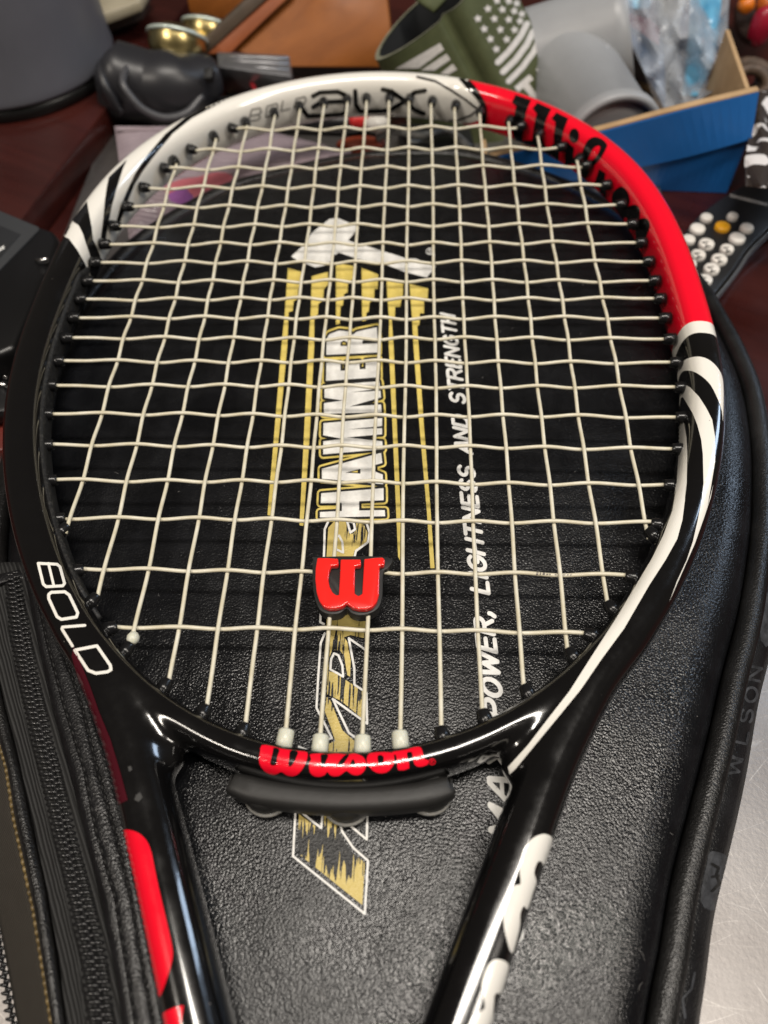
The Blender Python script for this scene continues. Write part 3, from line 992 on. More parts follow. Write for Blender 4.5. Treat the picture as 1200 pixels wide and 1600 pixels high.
def normals2(p):
    tn = np.roll(p, -1, 0)-np.roll(p, 1, 0)
    tn /= np.linalg.norm(tn, axis=1)[:, None]
    n_ = np.stack([tn[:, 1], -tn[:, 0]], 1)
    if ((p-p.mean(0))*n_).sum(1).mean() < 0: n_ = -n_
    return n_
GN = normals2(G)
def dist_edge(x, y):
    a, b = G, np.roll(G, -1, 0)
    ab = b-a
    L = (ab**2).sum(1)
    t_ = np.clip(((x-a[:, 0])*ab[:, 0]+(y-a[:, 1])*ab[:, 1])/L, 0, 1)
    return math.sqrt((((a+ab*t_[:, None])-(x, y))**2).sum(1).min())
C0 = np.array([5.0, -130.0])
TT = np.r_[np.linspace(0.02, 0.8, 46), np.linspace(0.81, 1.0, 38)]
def panel_z(x, y):
    d = dist_edge(x, y)
    R_ = 13.0
    k = np.clip(d/R_, 0, 1)
    z = -14.8-10.5*(1-math.sqrt(max(0, 1-(1-k)**2)))
    z -= 1.4*math.exp(-d/28)
    nzv = noise.noise(Vector((x*0.016, y*0.02, 3.1)))*0.75+noise.noise(Vector((x*0.045, y*0.05, 7.7)))*0.22
    # shallow cross dips shaped in where the strings' shadows fall, and a longer one near the left edge
    for yc, a_, wd in ((-92, 0.12, 5), (-118, 0.10, 4), (-68, 0.08, 4)):
        z -= a_*math.exp(-((y-yc-6*math.sin(x*0.02))/wd)**2)
    return z+nzv*min(1, d/15)
V, F = [], []
m_ = len(G)
V.append((C0[0], C0[1], panel_z(*C0)))
for tq in TT:
    for g in G:
        q = C0+(g-C0)*tq
        V.append((q[0], q[1], panel_z(q[0], q[1])))
for k in range(m_): F.append((0, 1+k, 1+(k+1) % m_))
for i in range(len(TT)-1):
    for k in range(m_):
        l = (k+1) % m_
        F.append((1+i*m_+k, 1+(i+1)*m_+k, 1+(i+1)*m_+l, 1+i*m_+l))
panel = mesh_obj('front_panel', V, F, M['leather'], COVER)
bmx = bmesh.new()
bmx.from_mesh(panel.data)
bmesh.ops.recalc_face_normals(bmx, faces=bmx.faces)
bmx.to_mesh(panel.data)
bmx.free()
PB = bvh_of(panel)
# piping and side wall (right side, far side and round the left)
def off_path(o_, z_, i0=0, i1=None):
    pts = G+GN*np.asarray(o_).reshape(-1, 1)
    return np.c_[pts, np.full(len(pts), z_)]
pip = off_path([4.2]*len(G), -25.2)
pip[:, 2] += np.array([0.5*math.sin(i*0.11)+0.3*math.sin(i*0.037) for i in range(len(pip))])
v, f = sweep(pip, superell(4.0, 3.5, 2.0, 14), closed=True)
mesh_obj('piping', v, f, M['leather_piping'], COVER)
v, f = [], []
prof = [(-2.0, -26.5), (-0.3, -27.8), (0.4, -29), (7.2, -28.0), (11, -29.6), (14.2, -32), (16.6, -35.5), (17.0, -39), (16.2, -41.8), (14, -42.9), (0.0, -43.0)]
ng = len(G)
for i in range(ng):
    wv_ = 0.9*math.sin(i*0.083)+0.6*math.sin(i*0.19+1)
    for o_, z_ in prof:
        k = 1 if o_ > 6 else 0
        ks = 0.36+0.64*float(np.clip((-G[i][1]-30)/90, 0, 1)) if G[i][0] > 0 else 0.4
        if o_ > 7: o_ = 7.2+(o_-7.2)*ks
        q = G[i]+GN[i]*(o_+wv_*k)
        v.append((q[0], q[1], z_))
mp = len(prof)
for i in range(ng):
    j = (i+1) % ng
    for k in range(mp-1): f.append((i*mp+k, i*mp+k+1, j*mp+k+1, j*mp+k))
side = mesh_obj('side_wall', v, f, M['leather_side'], COVER)
bmx = bmesh.new()
bmx.from_mesh(side.data)
bmesh.ops.recalc_face_normals(bmx, faces=bmx.faces)
bmx.to_mesh(side.data)
bmx.free()
SB = bvh_of(side)

ppx = [on_pixels(PB, 0.06+0.05*k) for k in range(5)]
def pdec(name, pos, m, lay=0, step=6.0, neg=()):
    return decal(name, pos, ppx[lay], M[m], panel, step, neg, maxlen=9)
# hammer emblem
pdec('emblem', [[(455, 401), (476, 382), (487.5, 364), (515, 342.5), (527.5, 341), (559, 354), (557, 360), (544, 376), (560, 381), (590, 390), (635, 404), (650, 404.5), (674, 415), (681, 416), (667, 434), (632, 425), (600, 412.5), (560, 405), (530, 395), (520, 400), (517, 408), (508, 415), (492, 418), (478, 412), (466, 408)]], 'white_bag_print', 1)
pdec('registered_mark', stroke([(672+6*math.cos(k*.5236), 393+4.6*math.sin(k*.5236)) for k in range(12)], 1.6, True) + stroke([(670, 395.5), (670, 390.5), (674.5, 391), (671, 393), (675, 395.5)], 1.2), 'white_bag_print', 1, 3)
# yellow drips
drips = [[(450, 419), (470.5, 425), (470, 445), (466, 452.5), (465, 467.5), (459, 471), (457.5, 486), (451, 488), (449, 540), (438, 660), (424, 806), (418, 805), (430, 660), (440, 540), (445, 490), (448.5, 440)],
         [(487, 432), (512.5, 425), (512.5, 445), (506, 452.5), (505, 470), (497.5, 475), (497, 490), (491, 500), (491, 540), (484, 680), (474, 822), (468, 821), (475, 680), (482, 540), (486, 480)],
         [(525, 411), (552, 416), (552, 434), (547.5, 441), (544, 440), (543, 457), (537.5, 460), (536, 477), (532, 480), (531, 506), (525, 508)],
         [(565, 419), (591, 429), (590, 452), (585, 452), (584.5, 470), (577.5, 472.5), (576, 487), (572.5, 489), (572, 501), (566, 502)],
         [(604, 437), (630, 440), (629.5, 460), (625, 480), (617.5, 480), (617, 497.5), (612, 500), (615, 540), (620, 660), (626, 800), (625, 876), (622, 870), (619, 800), (613, 660), (607.5, 540), (608, 500), (605, 460)],
         [(640, 444), (669, 451), (668, 471), (662.5, 471), (662.5, 490), (656, 490), (655.5, 507.5), (652, 510), (654, 540), (662, 660), (673, 800), (679, 888), (672.5, 888), (667, 800), (655, 660), (646, 540), (644, 500), (641, 460)]]
for d_ in drips: pdec('drip', [d_], 'yellow_print', 1)
# block letters: yellow line, black gap, white face
K = (340, 540, 4)
L_H = [cr([(648, 925), (1037, 893), (1038, 968), (885, 975), (885, 1032), (1045, 1030), (1047, 1068), (640, 1076), (640, 1042), (777, 1035), (777, 985), (645, 987)], *K)]
L_A = [cr([(652, 772), (1022, 672), (1030, 735), (985, 748), (985, 790), (1032, 808), (1034, 868), (652, 834)], *K)]
L_Ah = [cr([(798, 796), (893, 772), (893, 802)], *K)]
L_M1 = [cr([(662, 487), (1028, 455), (1028, 505), (808, 526), (1028, 518), (1028, 556), (805, 576), (1030, 600), (1032, 650), (660, 682), (660, 600), (780, 585), (660, 562)], *K)]
L_M2 = [cr([(668, 252), (1010, 225), (1018, 270), (825, 295), (1018, 284), (1022, 326), (825, 383), (1022, 370), (1025, 418), (665, 428), (665, 362), (785, 345), (668, 328)], *K)]
L_E = [cr([(680, 110), (768, 104), (768, 160), (800, 158), (800, 102), (888, 95), (888, 150), (925, 148), (925, 90), (1003, 84), (1005, 200), (678, 222)], *K)]
K = (340, 280, 4)
L_R = [cr([(680, 1100), (682, 1000), (700, 970), (760, 948), (825, 955), (845, 975), (870, 955), (995, 928), (1000, 1000), (905, 1010), (905, 1032), (1000, 1026), (1000, 1085)], *K)]
L_Rh = [cr([(768, 1045), (770, 1020), (790, 1010), (812, 1022), (812, 1045)], *K)]
for lp, hole in ((L_H, []), (L_A, L_Ah), (L_M1, []), (L_M2, []), (L_E, []), (L_R, L_Rh)):
    ring_y, ring_b = [], []
    for q in lp:
        ring_y += stroke(q, 13.5, True)
        ring_b += stroke(q, 7.5, True)
    pdec('letter_outline', ring_y, 'yellow_print', 1, 7)
    pdec('letter_border', ring_b+lp, 'black_print', 2, 7)
    pdec('letter', lp, 'white_bag_print', 3, 6, hole)
    if hole: pdec('letter_outline', [[tuple(np.mean(hole[0], 0)*0.55+np.array(p)*0.45) for p in hole[0]]], 'yellow_print', 3, 4)
# gold dripping letters with white outlines
KB, KC = (460, 950, 4), (400, 800, 4)
gold = [[(467, 1272), (465, 1333), (566, 1414), (570, 1348), (548, 1330), (530, 1302), (526, 1282), (536, 1274), (569, 1300), (570, 1240), (472, 1172), (470, 1225), (504, 1250), (507, 1292), (500, 1296)],
        cr([(203, 555), (228, 585), (300, 765), (375, 832), (370, 925), (212, 925), (215, 850), (255, 830), (225, 740), (190, 645)], *KB),
        cr([(205, 395), (245, 402), (432, 522), (422, 690), (340, 620), (290, 580), (205, 540)], *KB),
        cr([(190, 250), (205, 160), (285, 150), (330, 210), (352, 330), (348, 430), (330, 420), (312, 300), (285, 265), (235, 265), (212, 330), (212, 395), (185, 390)], *KB),
        cr([(440, 640), (688, 630), (682, 790), (590, 770), (500, 800), (440, 770)], *KC),
        cr([(452, 100), (490, 58), (560, 55), (575, 120), (600, 140), (630, 110), (625, 60), (665, 65), (698, 130), (690, 190), (615, 245), (605, 290), (440, 290)], *KC)]
for gp in gold: pdec('gold_letter', [gp], 'gold_drip', 1)
lines = [([(466, 1172), (462, 1265), (458, 1338), (570, 1428), (575, 1345), (552, 1325), (535, 1300), (530, 1283), (535, 1280), (573, 1312), (575, 1240)], False),
         ([(465, 1265), (502, 1294), (505, 1262)], False), ([(467, 1167), (484, 1174)], False),
         (cr([(190, 160), (165, 220), (150, 420), (138, 625), (235, 815), (205, 822)], *KB), False),
         (cr([(440, 260), (340, 190), (375, 380), (375, 480), (450, 530), (455, 725)], *KB), False),
         (cr([(305, 430), (225, 385), (230, 320), (248, 285), (275, 297), (300, 360)], *KB), True),
         (cr([(450, 720), (240, 570), (340, 780), (395, 822)], *KB), False),
         (cr([(450, 65), (430, 110), (425, 280), (410, 500), (402, 690), (425, 702)], *KC), False),
         (cr([(690, 65), (710, 130), (700, 190), (625, 245), (612, 300)], *KC), False),
         (cr([(500, 235), (545, 255), (540, 190), (520, 150), (503, 158)], *KC), True),
         (cr([(570, 60), (590, 130), (620, 110), (610, 65)], *KC), True)]
for ln, cl in lines: pdec('letter_line', stroke(ln, 3.4, cl), 'white_bag_print', 3, 5)

# stroke alphabet, 0..1 wide, 0..1 high
def arc(cx, cy, rx, ry, a0, a1, n=8): return [(cx+rx*math.cos(math.radians(a0+(a1-a0)*k/n)), cy+ry*math.sin(math.radians(a0+(a1-a0)*k/n))) for k in range(n+1)]
FONT = {
 'A': [[(0, 0), (.42, 1), (.55, 1), (.85, 0)], [(.15, .33), (.74, .33)]],
 'D': [[(0, 0), (0, 1), (.4, 1)] + arc(.4, .5, .4, .5, 90, -90)+[(0, 0)]],
 'E': [[(.7, 1), (0, 1), (0, 0), (.7, 0)], [(0, .52), (.6, .52)]],
 'G': [arc(.42, .5, .42, .5, 45, 340, 12)+[(.82, .45), (.48, .45)]],
 'H': [[(0, 0), (0, 1)], [(.75, 0), (.75, 1)], [(0, .52), (.75, .52)]],
 'I': [[(.06, 0), (.06, 1)]],
 'L': [[(0, 1), (0, 0), (.65, 0)]],
 'M': [[(0, 0), (0, 1), (.45, .2), (.9, 1), (.9, 0)]],
 'N': [[(0, 0), (0, 1), (.75, 0), (.75, 1)]],
 'O': [arc(.42, .5, .42, .5, 0, 360, 14)],
 'P': [[(0, 0), (0, 1), (.45, 1)] + arc(.45, .74, .3, .26, 90, -90, 6)+[(0, .48)]],
 'R': [[(0, 0), (0, 1), (.45, 1)] + arc(.45, .75, .3, .25, 90, -90, 6)+[(0, .5)], [(.4, .5), (.78, 0)]],
 'S': [arc(.38, .74, .34, .26, 30, 260, 8)+arc(.38, .25, .36, .25, 80, -150, 8)],
 'T': [[(0, 1), (.8, 1)], [(.4, 1), (.4, 0)]],
 'W': [[(0, 1), (.25, 0), (.55, .8), (.85, 0), (1.1, 1)]],
 'X': [[(0, 0), (.8, 1)], [(0, 1), (.8, 0)]],
 ',': [[(.12, .12), (.12, .0), (.02, -.18)]],
}
ADV = {'I': .12, ',': .2, 'W': 1.1, 'M': .9, 'L': .62, 'T': .76, 'E': .7, 'S': .74, 'P': .74, 'R': .78, 'N': .76, 'H': .76}
def write(txt, h, wid, gap, shear, sw):
    x = 0
    out = []
    for ch in txt:
        if ch == ' ':
            x += 0.55*wid+gap
            continue
        segs = []
        for ln in FONT[ch]: segs += stroke([((a*wid)+shear*b*h+x, b*h) for a, b in ln], sw)
        out.append((ch, segs, x))
        x += ADV.get(ch, .8)*wid+gap
    return out, x
def line_text(name, txt, A_, B_, h, wid, gap, shear, sw, m, bvh, off=0.11, cap_left=True):
    """text from A_ to B_ in plan; tops of the letters to the left of the travel"""
    let, total = write(txt, h, wid, gap, shear, sw)
    A_, B_ = np.array(A_, float), np.array(B_, float)
    L = np.linalg.norm(B_-A_)
    d = (B_-A_)/L
    u = np.array([-d[1], d[0]])
    k = L/total
    mp_ = on_plan(bvh, off)
    for ch, segs, x in let:
        pos = [[A_+d*(q[0]*k)+u*q[1] for q in s_] for s_ in segs]
        decal(name, pos, mp_, M[m], panel, 2.2, maxlen=6)
line_text('slogan_letter', 'POWER, LIGHTNESS AND STRENGTH', (48.4, -164.5), (37.2, 15.4), 5.6, 5.2, 1.6, 0.30, 1.35, 'white_bag_print', PB)
line_text('slogan_letter', 'MAX', (48.0, -199.5), (48.6, -171.0), 5.6, 5.2, 2.2, 0.30, 1.2, 'white_bag_print', PB)
decal('slogan_letter', [sm([(812, 1452), (817, 1448), (818, 1465), (808, 1474), (803, 1468)], 3)], ppx[1], M['white_bag_print'], panel, 4)
# grey name on the right side wall
spx = on_pixels(SB, 0.12)
sl = []
sl.append([sm([(1188, 935), (1199, 925), (1204, 1005), (1188, 1000)], 2)])
for ch, cx, cy, kx in (('N', 1179, 1052, 1), ('O', 1173, 1086, 1), ('S', 1166, 1118, 1), ('L', 1159, 1150, 1), ('I', 1152, 1176, 1), ('W', 1146, 1200, 1)):
    al, lf = np.array([0.2, -0.98])*27, np.array([-0.98, -0.2])*19
    q_ = []
    for ln in FONT[ch]: q_ += stroke([np.array([cx, cy])+al*(a-0.4)+lf*(b-0.5) for a, b in ln], 4.2)
    sl.append(q_)
sl.append([sm([(1108, 1332), (1120, 1331), (1136, 1340), (1134, 1372), (1118, 1421), (1094, 1408), (1104, 1350)], 3)])
sl.append(stroke([(1085, 1520), (1080, 1545), (1066, 1560), (1070, 1590)], 4))
for k, s_ in enumerate(sl): decal('side_letter', s_, spx, M['grey_print'], side, 4, maxlen=8)
decal('side_letter', stroke([(1112, 1350), (1122, 1356), (1118, 1368), (1124, 1380), (1112, 1392)], 4.5)+stroke([(1112, 1370), (1122, 1368)], 4), on_pixels(SB, 0.2), M['black_print'], side, 4, maxlen=8)

# left side: leather edge, zipper, tapes: strips laid side by side, stepping down to the sheet
def lerp_line(tab, ys):
    tab = sorted(tab)
    return np.interp(ys, [a for a, b in tab], [b for a, b in tab])
YY = np.linspace(880, 1640, 96)
B0 = [(880, 64), (900, 70), (1000, 108), (1050, 128), (1100, 143), (1150, 160), (1200, 178), (1250, 190), (1300, 206), (1400, 222), (1500, 243), (1600, 262), (1650, 271)]
BS2 = [(880, 58), (1000, 92), (1100, 128), (1200, 152), (1300, 180), (1400, 205), (1500, 222), (1600, 240), (1650, 249)]
BS1 = [(880, 48), (1000, 74), (1100, 100), (1200, 132), (1300, 151), (1400, 180), (1500, 197), (1600, 213), (1650, 221)]
B2 = [(880, 40), (900, 42), (1000, 62), (1100, 84), (1200, 111), (1300, 136), (1400, 160), (1500, 181), (1600, 197), (1650, 204)]
B3 = [(880, 30), (900, 33), (950, 42), (1000, 51), (1050, 60), (1100, 72), (1150, 82), (1200, 96), (1300, 119), (1400, 147), (1500, 170), (1600, 181), (1650, 186)]
BC = [(880, 20), (900, 21), (1000, 36), (1100, 55), (1200, 81), (1300, 101), (1400, 126), (1500, 148), (1600, 161), (1650, 166)]
B4 = [(880, 6), (900, 8), (1000, 17), (1100, 37), (1200, 60), (1300, 83), (1400, 106), (1500, 127), (1600, 137), (1650, 141)]
B5 = [(880, -40), (1000, -12), (1100, 10), (1200, 36), (1300, 58), (1400, 78), (1500, 96), (1600, 107), (1650, 111)]
B6 = [(880, -46), (1000, -18), (1100, 4), (1200, 28), (1300, 50), (1400, 71), (1500, 86), (1600, 100), (1650, 105)]
B7 = [(880, -64), (1000, -36), (1100, -14), (1200, 16), (1275, 27), (1350, 43), (1425, 59), (1500, 71), (1600, 87), (1650, 94)]
B8 = [(880, -72), (1000, -42), (1100, -18), (1200, 11), (1275, 22), (1350, 38), (1425, 54), (1500, 66), (1600, 82), (1650, 88)]
B9 = [(880, -120), (1000, -90), (1100, -66), (1200, -40), (1300, -22), (1400, -6), (1500, 14), (1600, 32), (1650, 40)]
def strip(name, R_, zr, L_, zl, bulge, m, na=8, wob=0.0, ys=YY):
    rx = lerp_line(R_, ys)
    lx = lerp_line(L_, ys)
    V, F = [], []
    for i, y in enumerate(ys):
        a, b = P(rx[i], y, zr), P(lx[i], y, zl)
        for k in range(na+1):
            t_ = k/na
            q = a+(b-a)*t_
            q = q+np.array([0, 0, bulge*math.sin(math.pi*t_)+wob*noise.noise(Vector((i*0.35, k*0.5, zr)))])
            V.append(q)
    for i in range(len(ys)-1):
        for k in range(na): F.append((i*(na+1)+k, i*(na+1)+k+1, (i+1)*(na+1)+k+1, (i+1)*(na+1)+k))
    o = mesh_obj(name, V, F, m, COVER)
    sd = o.modifiers.new('t', 'SOLIDIFY')
    sd.thickness = 0.8*S
    sd.offset = 1.0
    return o
strip('leather_edge', B0, -8.5, BS2, -7.5, 0.9, M['leather_side'], 8, 0.15)
strip('leather_edge', BS2, -8.0, BS1, -8.2, 0.9, M['leather_side'], 8, 0.2)
strip('leather_edge', BS1, -8.6, B2, -10.5, 1.0, M['leather_side'], 8, 0.15)
strip('zipper_tape', B2, -13.5, B3, -14, 0.1, M['tape'], 4, 0.1)
strip('zipper_tape', B3, -14.1, B4, -15.4, 0.1, M['tape'], 4, 0.1)
strip('zipper_tape', B4, -15.5, B5, -18.5, -0.4, M['tape'], 8, 0.25)
strip('leather_edge', B6, -18.0, B7, -20.0, 2.0, M['leather_piping'], 8, 0.2)
strip('fabric_tape', B8, -22.0, B9, -30.0, 0.3, M['tape_brown'], 8, 0.3)
strip('side_lining', B5, -24.0, B6, -24.0, 0.0, M['seam'], 2, 0.0)
def seam(name, tab, z, r, m, dash=None):
    ys = np.linspace(880, 1640, 260)
    xs = lerp_line(tab, ys)
    pts = catmull([P(x, y, z) for x, y in zip(xs[::4], ys[::4])], 5)
    if dash is None: return tube_obj(name, pts, r, m, COVER, 8)
    parts = []
    q = resample(pts, dash)
    for i in range(0, len(q)-1):
        a, b = q[i], q[i]+(q[i+1]-q[i])*0.72
        mid_ = (a+b)/2+np.array([0, 0, r*0.6])
        parts.append(sweep(np.array([a, mid_, b]), circle(r, 6)))
    V, F = merge(parts)
    o = mesh_obj(name, V, F, m, COVER)
    return tag(o, kind='stuff')
seam('stitching', B8, -21.3, 0.75, M['gold_stitch'], 2.2)
seam('stitching', BS2, -6.4, 0.35, M['seam'], 3.0)
seam('stitching', BS1, -7.0, 0.35, M['seam'], 3.0)
# zipper coil: two interlocking rows
def coil(name, R_, C_, L_, z, pitch, y0=896, y1=1640):
    ys = np.linspace(y0, y1, 300)
    ctr = np.array([P(a, y, z) for a, y in zip(lerp_line(C_, ys), ys)])
    rgt = np.array([P(a, y, z) for a, y in zip(lerp_line(R_, ys), ys)])
    lft = np.array([P(a, y, z) for a, y in zip(lerp_line(L_, ys), ys)])
    d = np.r_[0, np.cumsum(np.linalg.norm(np.diff(ctr, axis=0), axis=1))]
    for sidep, ph in ((rgt, 0.0), (lft, 0.5)):
        parts = []
        for s_ in np.arange(pitch*ph, d[-1], pitch):
            c_ = np.array([np.interp(s_, d, ctr[:, k]) for k in range(3)])
            o_ = np.array([np.interp(s_, d, sidep[:, k]) for k in range(3)])
            a = c_+(c_-o_)*0.16
            path = np.array([a+np.array([0, 0, 0.2]), c_+(o_-c_)*0.15+np.array([0, 0, 0.75]), c_+(o_-c_)*0.6+np.array([0, 0, 0.8]), o_+np.array([0, 0, 0.25])])
            parts.append(sweep(path, circle(0.56, 6), scales=[(1.25, 1.1), (1.1, 1), (0.9, .9), (0.75, .75)]))
        V, F = merge(parts)
        tag(mesh_obj(name, V, F, M['tooth'], COVER), kind='stuff')
coil('zipper_teeth', B3, BC, B4, -13.6, 1.9)
R2 = [(1380, -6), (1420, 1), (1500, 12), (1600, 31), (1650, 39)]
C2 = [(1380, -14), (1420, -8), (1500, 4), (1600, 22), (1650, 30)]
L2 = [(1380, -24), (1420, -18), (1500, -5), (1600, 12), (1650, 20)]
coil('zipper_teeth', R2, C2, L2, -31.0, 2.2, 1385, 1640)
# turned-in leather at the top end of the zipper
prism('zipper_end', [P(u, v, -12.8) for u, v in ((-30, 905), (-5, 897), (30, 889), (36, 897), (38, 905), (30, 903), (0, 911), (-30, 920))], (0, 0, -2), M['leather_side'], COVER, 0.5)

# lint and dust on the leather
rl = random.Random(11)
parts = []
for k in range(150):
    u, v_ = rl.uniform(120, 1120), rl.uniform(420, 1590)
    p = P(u, v_, -14)
    a = rl.uniform(0, 6.28)
    L = rl.choice((0.35, 0.5, 0.8, 1.2, 3.0)) * rl.uniform(0.6, 1.3)
    bend = rl.uniform(-0.6, 0.6)*L
    hts = []
    pts = []
    for q in (-0.5, -0.17, 0.17, 0.5):
        x, y = p[0]+L*q*math.cos(a)-bend*(0.25-q*q)*math.sin(a), p[1]+L*q*math.sin(a)+bend*(0.25-q*q)*math.cos(a)
        h, n_, _, _ = PB.ray_cast(Vector((x*S, y*S, 0.05)), Vector((0, 0, -1)))
        if h is None: break
        pts.append(np.array([x, y, h.z/S+0.12]))
    if len(pts) == 4: parts.append(sweep(np.array(pts), circle(0.045 if L > 1 else 0.09, 5)))
V, F = merge(parts)
tag(mesh_obj('lint', V, F, mat('grey_lint', (0.22, 0.21, 0.20), 0.9), COVER), kind='stuff')

# ------------------------------------------------------------------ things round the racket
# grey canister on the raised board
c0 = np.array([-230.5, 250.0])
can = thing('grey_canister', (c0[0], c0[1], -27), 'tall smooth grey canister on a black base, behind the racket at far left', 'canister')
v, f = lathe([(0.1, 0), (60, 0), (61.5, 1.5), (61.5, 5.5), (60, 7.5), (0.1, 7.5)], 64)
mesh_obj('base_ring', place(v, (c0[0], c0[1], -27), np.array([1., 0, 0]), np.array([0, 1., 0]), np.array([0, 0, 1.])), f, mat('black_plastic', (0.008, 0.008, 0.008), 0.35), can)
v, f = lathe([(0.1, 7.6), (60.6, 7.6), (62, 8.4), (62.2, 10), (61.6, 13), (61, 40), (59.5, 90), (58, 150), (57, 154), (0.1, 155)], 64)
M['grey_plastic'] = sheetmat('grey_plastic', (0.095, 0.098, 0.115), (0.115, 0.118, 0.138), 0.42, 18, bump=0.05)
mesh_obj('body', place(v, (c0[0], c0[1], -27), np.array([1., 0, 0]), np.array([0, 1., 0]), np.array([0, 0, 1.])), f, M['grey_plastic'], can)

# black moulded handset
gl = mat('black_satin_plastic', (0.020, 0.020, 0.023), 0.38)
hs_c = PD(250, 132, 470)
hand = thing('black_handset', P(250, 192, ZD+3), 'glossy black moulded handset with a flared end, between grey canister and silver case', 'handset')
ax = unit(PD(330, 118, 472)-PD(180, 130, 462))
pts, scl = [], []
for u, v_, dpt, ry, rz in ((163, 118, 462, 3, 6), (166, 120, 462, 12, 17), (180, 126, 463, 19, 21), (205, 130, 465, 20, 20), (232, 136, 467, 19, 19.5), (262, 140, 468, 20, 21), (290, 136, 470, 19, 19.5), (312, 126, 471, 16, 15), (330, 120, 472, 13, 12), (340, 117, 473, 9, 9), (343, 116, 473, 3, 4)):
    pts.append(PD(u, v_, dpt))
    scl.append((ry, rz))
pp = catmull(pts, 6)
ss = catmull([np.array(q) for q in scl], 6)
v, f = sweep(pp, superell(1, 1, 2.3, 30), scales=[tuple(np.maximum(q, 0.5)) for q in ss])
mesh_obj('body', v, f, gl, hand)
pp2 = catmull([PD(170, 95, 455), PD(163, 118, 452), PD(170, 150, 452), PD(190, 178, 455)], 8)
v, f = sweep(pp2, superell(4, 9, 2.2, 16), scales=[(max(.2, math.sin(math.pi*(i+1)/(len(pp2)+1))), max(.3, math.sin(math.pi*(i+1)/(len(pp2)+1)))) for i in range(len(pp2))])
mesh_obj('flared_end', v, f, gl, hand)
tube_obj('plate_edge', catmull([PD(200, 100, 448), PD(192, 128, 442), PD(205, 152, 444), PD(226, 172, 449), PD(258, 184, 455), PD(292, 176, 460), PD(316, 150, 462)], 8), 2.2, mat('edge_highlight_grey', (0.06, 0.06, 0.065), 0.35), hand, 10, up=tuple(FW))  # plate edge ridge, its highlight put into the lighter grey
prism('slot', [PD(319, 106, 450), PD(333, 104, 450), PD(331, 121, 450), PD(318, 122, 450)], FW*6, mat('slot_black', (0.001, 0.001, 0.001), 0.6), hand, 0.5)

# silver case and black leads behind the hoop
sil = thing('silver_case', PD(400, 128, 485), 'small silver metal case with ridges beside the black handset', 'case')
silm = sheetmat('brushed_silver', (0.28, 0.28, 0.29), (0.42, 0.42, 0.44), 0.36, 60, metal=0.85)
prism('body', [PD(338, 80, 480), PD(452, 85, 480), PD(456, 120, 470), PD(340, 104, 470)], unit(FW+np.array([0, 0, -0.5]))*22, silm, sil, 1.5)
for k in range(3):
    a, b = PD(341, 87+7*k, 478-2*k), PD(452, 92+9*k, 478-2*k)
    tube_obj('ridge', np.array([a, (a+b)/2, b]), 1.0, silm, sil, 8)
bk2 = mat('black_plastic_b', (0.010, 0.010, 0.011), 0.35)
blk = thing('black_charger', P(420, 180, ZD+3), 'black plastic charger with a red stripe lying under the silver case', 'charger')
prism('body', [P(330, 150, -32), P(470, 128, -32), P(560, 118, -32), P(620, 150, -32), P(560, 188, -32), P(400, 182, -32)], (0, 0, -10), bk2, blk, 3)
prism('red_stripe', [P(388, 125, -31.5), P(394, 124, -31.5), P(402, 140, -31.5), P(396, 141, -31.5)], (0, 0, -1.5), mat('dull_red', (0.20, 0.01, 0.015), 0.4), blk, 0.2)

# clutter seen through the strings
def blob(name, c, r, m, label, cat, sq=(1, 1, 1), group=None):
    bm = bmesh.new()
    bmesh.ops.create_icosphere(bm, subdivisions=3, radius=1.0)
    for vv in bm.verts:
        vv.co *= 1+0.12*noise.noise(vv.co*2.0+Vector((r, c[0], 0)))
        vv.co = Vector((vv.co.x*r*sq[0]+c[0], vv.co.y*r*sq[1]+c[1], vv.co.z*r*sq[2]+c[2]))
    o = bm_obj(name, bm, m)
    return tag(o, label, cat, group)
blob('red_bead', P(560, 188, -34), 6.5, mat('red_plastic', (0.55, 0.03, 0.03), 0.3), 'small red plastic bead behind the strings at the top of the head', 'bead', (1, .8, .8))
blob('white_plug', P(588, 193, -34), 7, mat('white_plastic', (0.6, 0.58, 0.54), 0.35), 'white plastic plug just right of the red bead, behind the strings', 'plug', (1, .9, .7))
blob('orange_pouch', P(565, 226, -38), 9, mat('orange_red_plastic', (0.30, 0.05, 0.02), 0.4), 'dark orange pouch lying in black clutter past the cover', 'pouch', (1.6, .6, .5))
adp = thing('power_adapter', P(680, 215, ZD+3), 'black power adapter with a pale cable end, past the far end of the cover', 'power adapter')
prism('body', [P(620, 190, -30), P(735, 196, -30), P(745, 235, -30), P(640, 232, -30)], (0, 0, -13), bk2, adp, 2)
tube_obj('cable', catmull([P(590, 215, -33), P(620, 205, -26), P(660, 212, -25), P(700, 205, -26), P(735, 232, -30)], 8), 2.2, sheetmat('grey_cable', (0.10, 0.10, 0.10), (0.3, 0.3, 0.28), 0.4, 300), adp)
prism('label_sticker', [P(630, 205, -29.4), P(662, 207, -29.4), P(672, 222, -29.4), P(640, 222, -29.4)], (0, 0, -1), mat('silver_label', (0.4, 0.4, 0.38), 0.4), adp, 0.1)
ppr = thing('paper_scrap', P(620, 240, ZD+3), 'thin white paper scrap between lavender bag and adapter', 'paper')
prism('sheet', [P(600, 236, -40), P(650, 238, -40), P(690, 246, -40), P(610, 250, -40)], (0, 0, -0.6), mat('white_paper', (0.7, 0.68, 0.66), 0.6), ppr, 0.1)

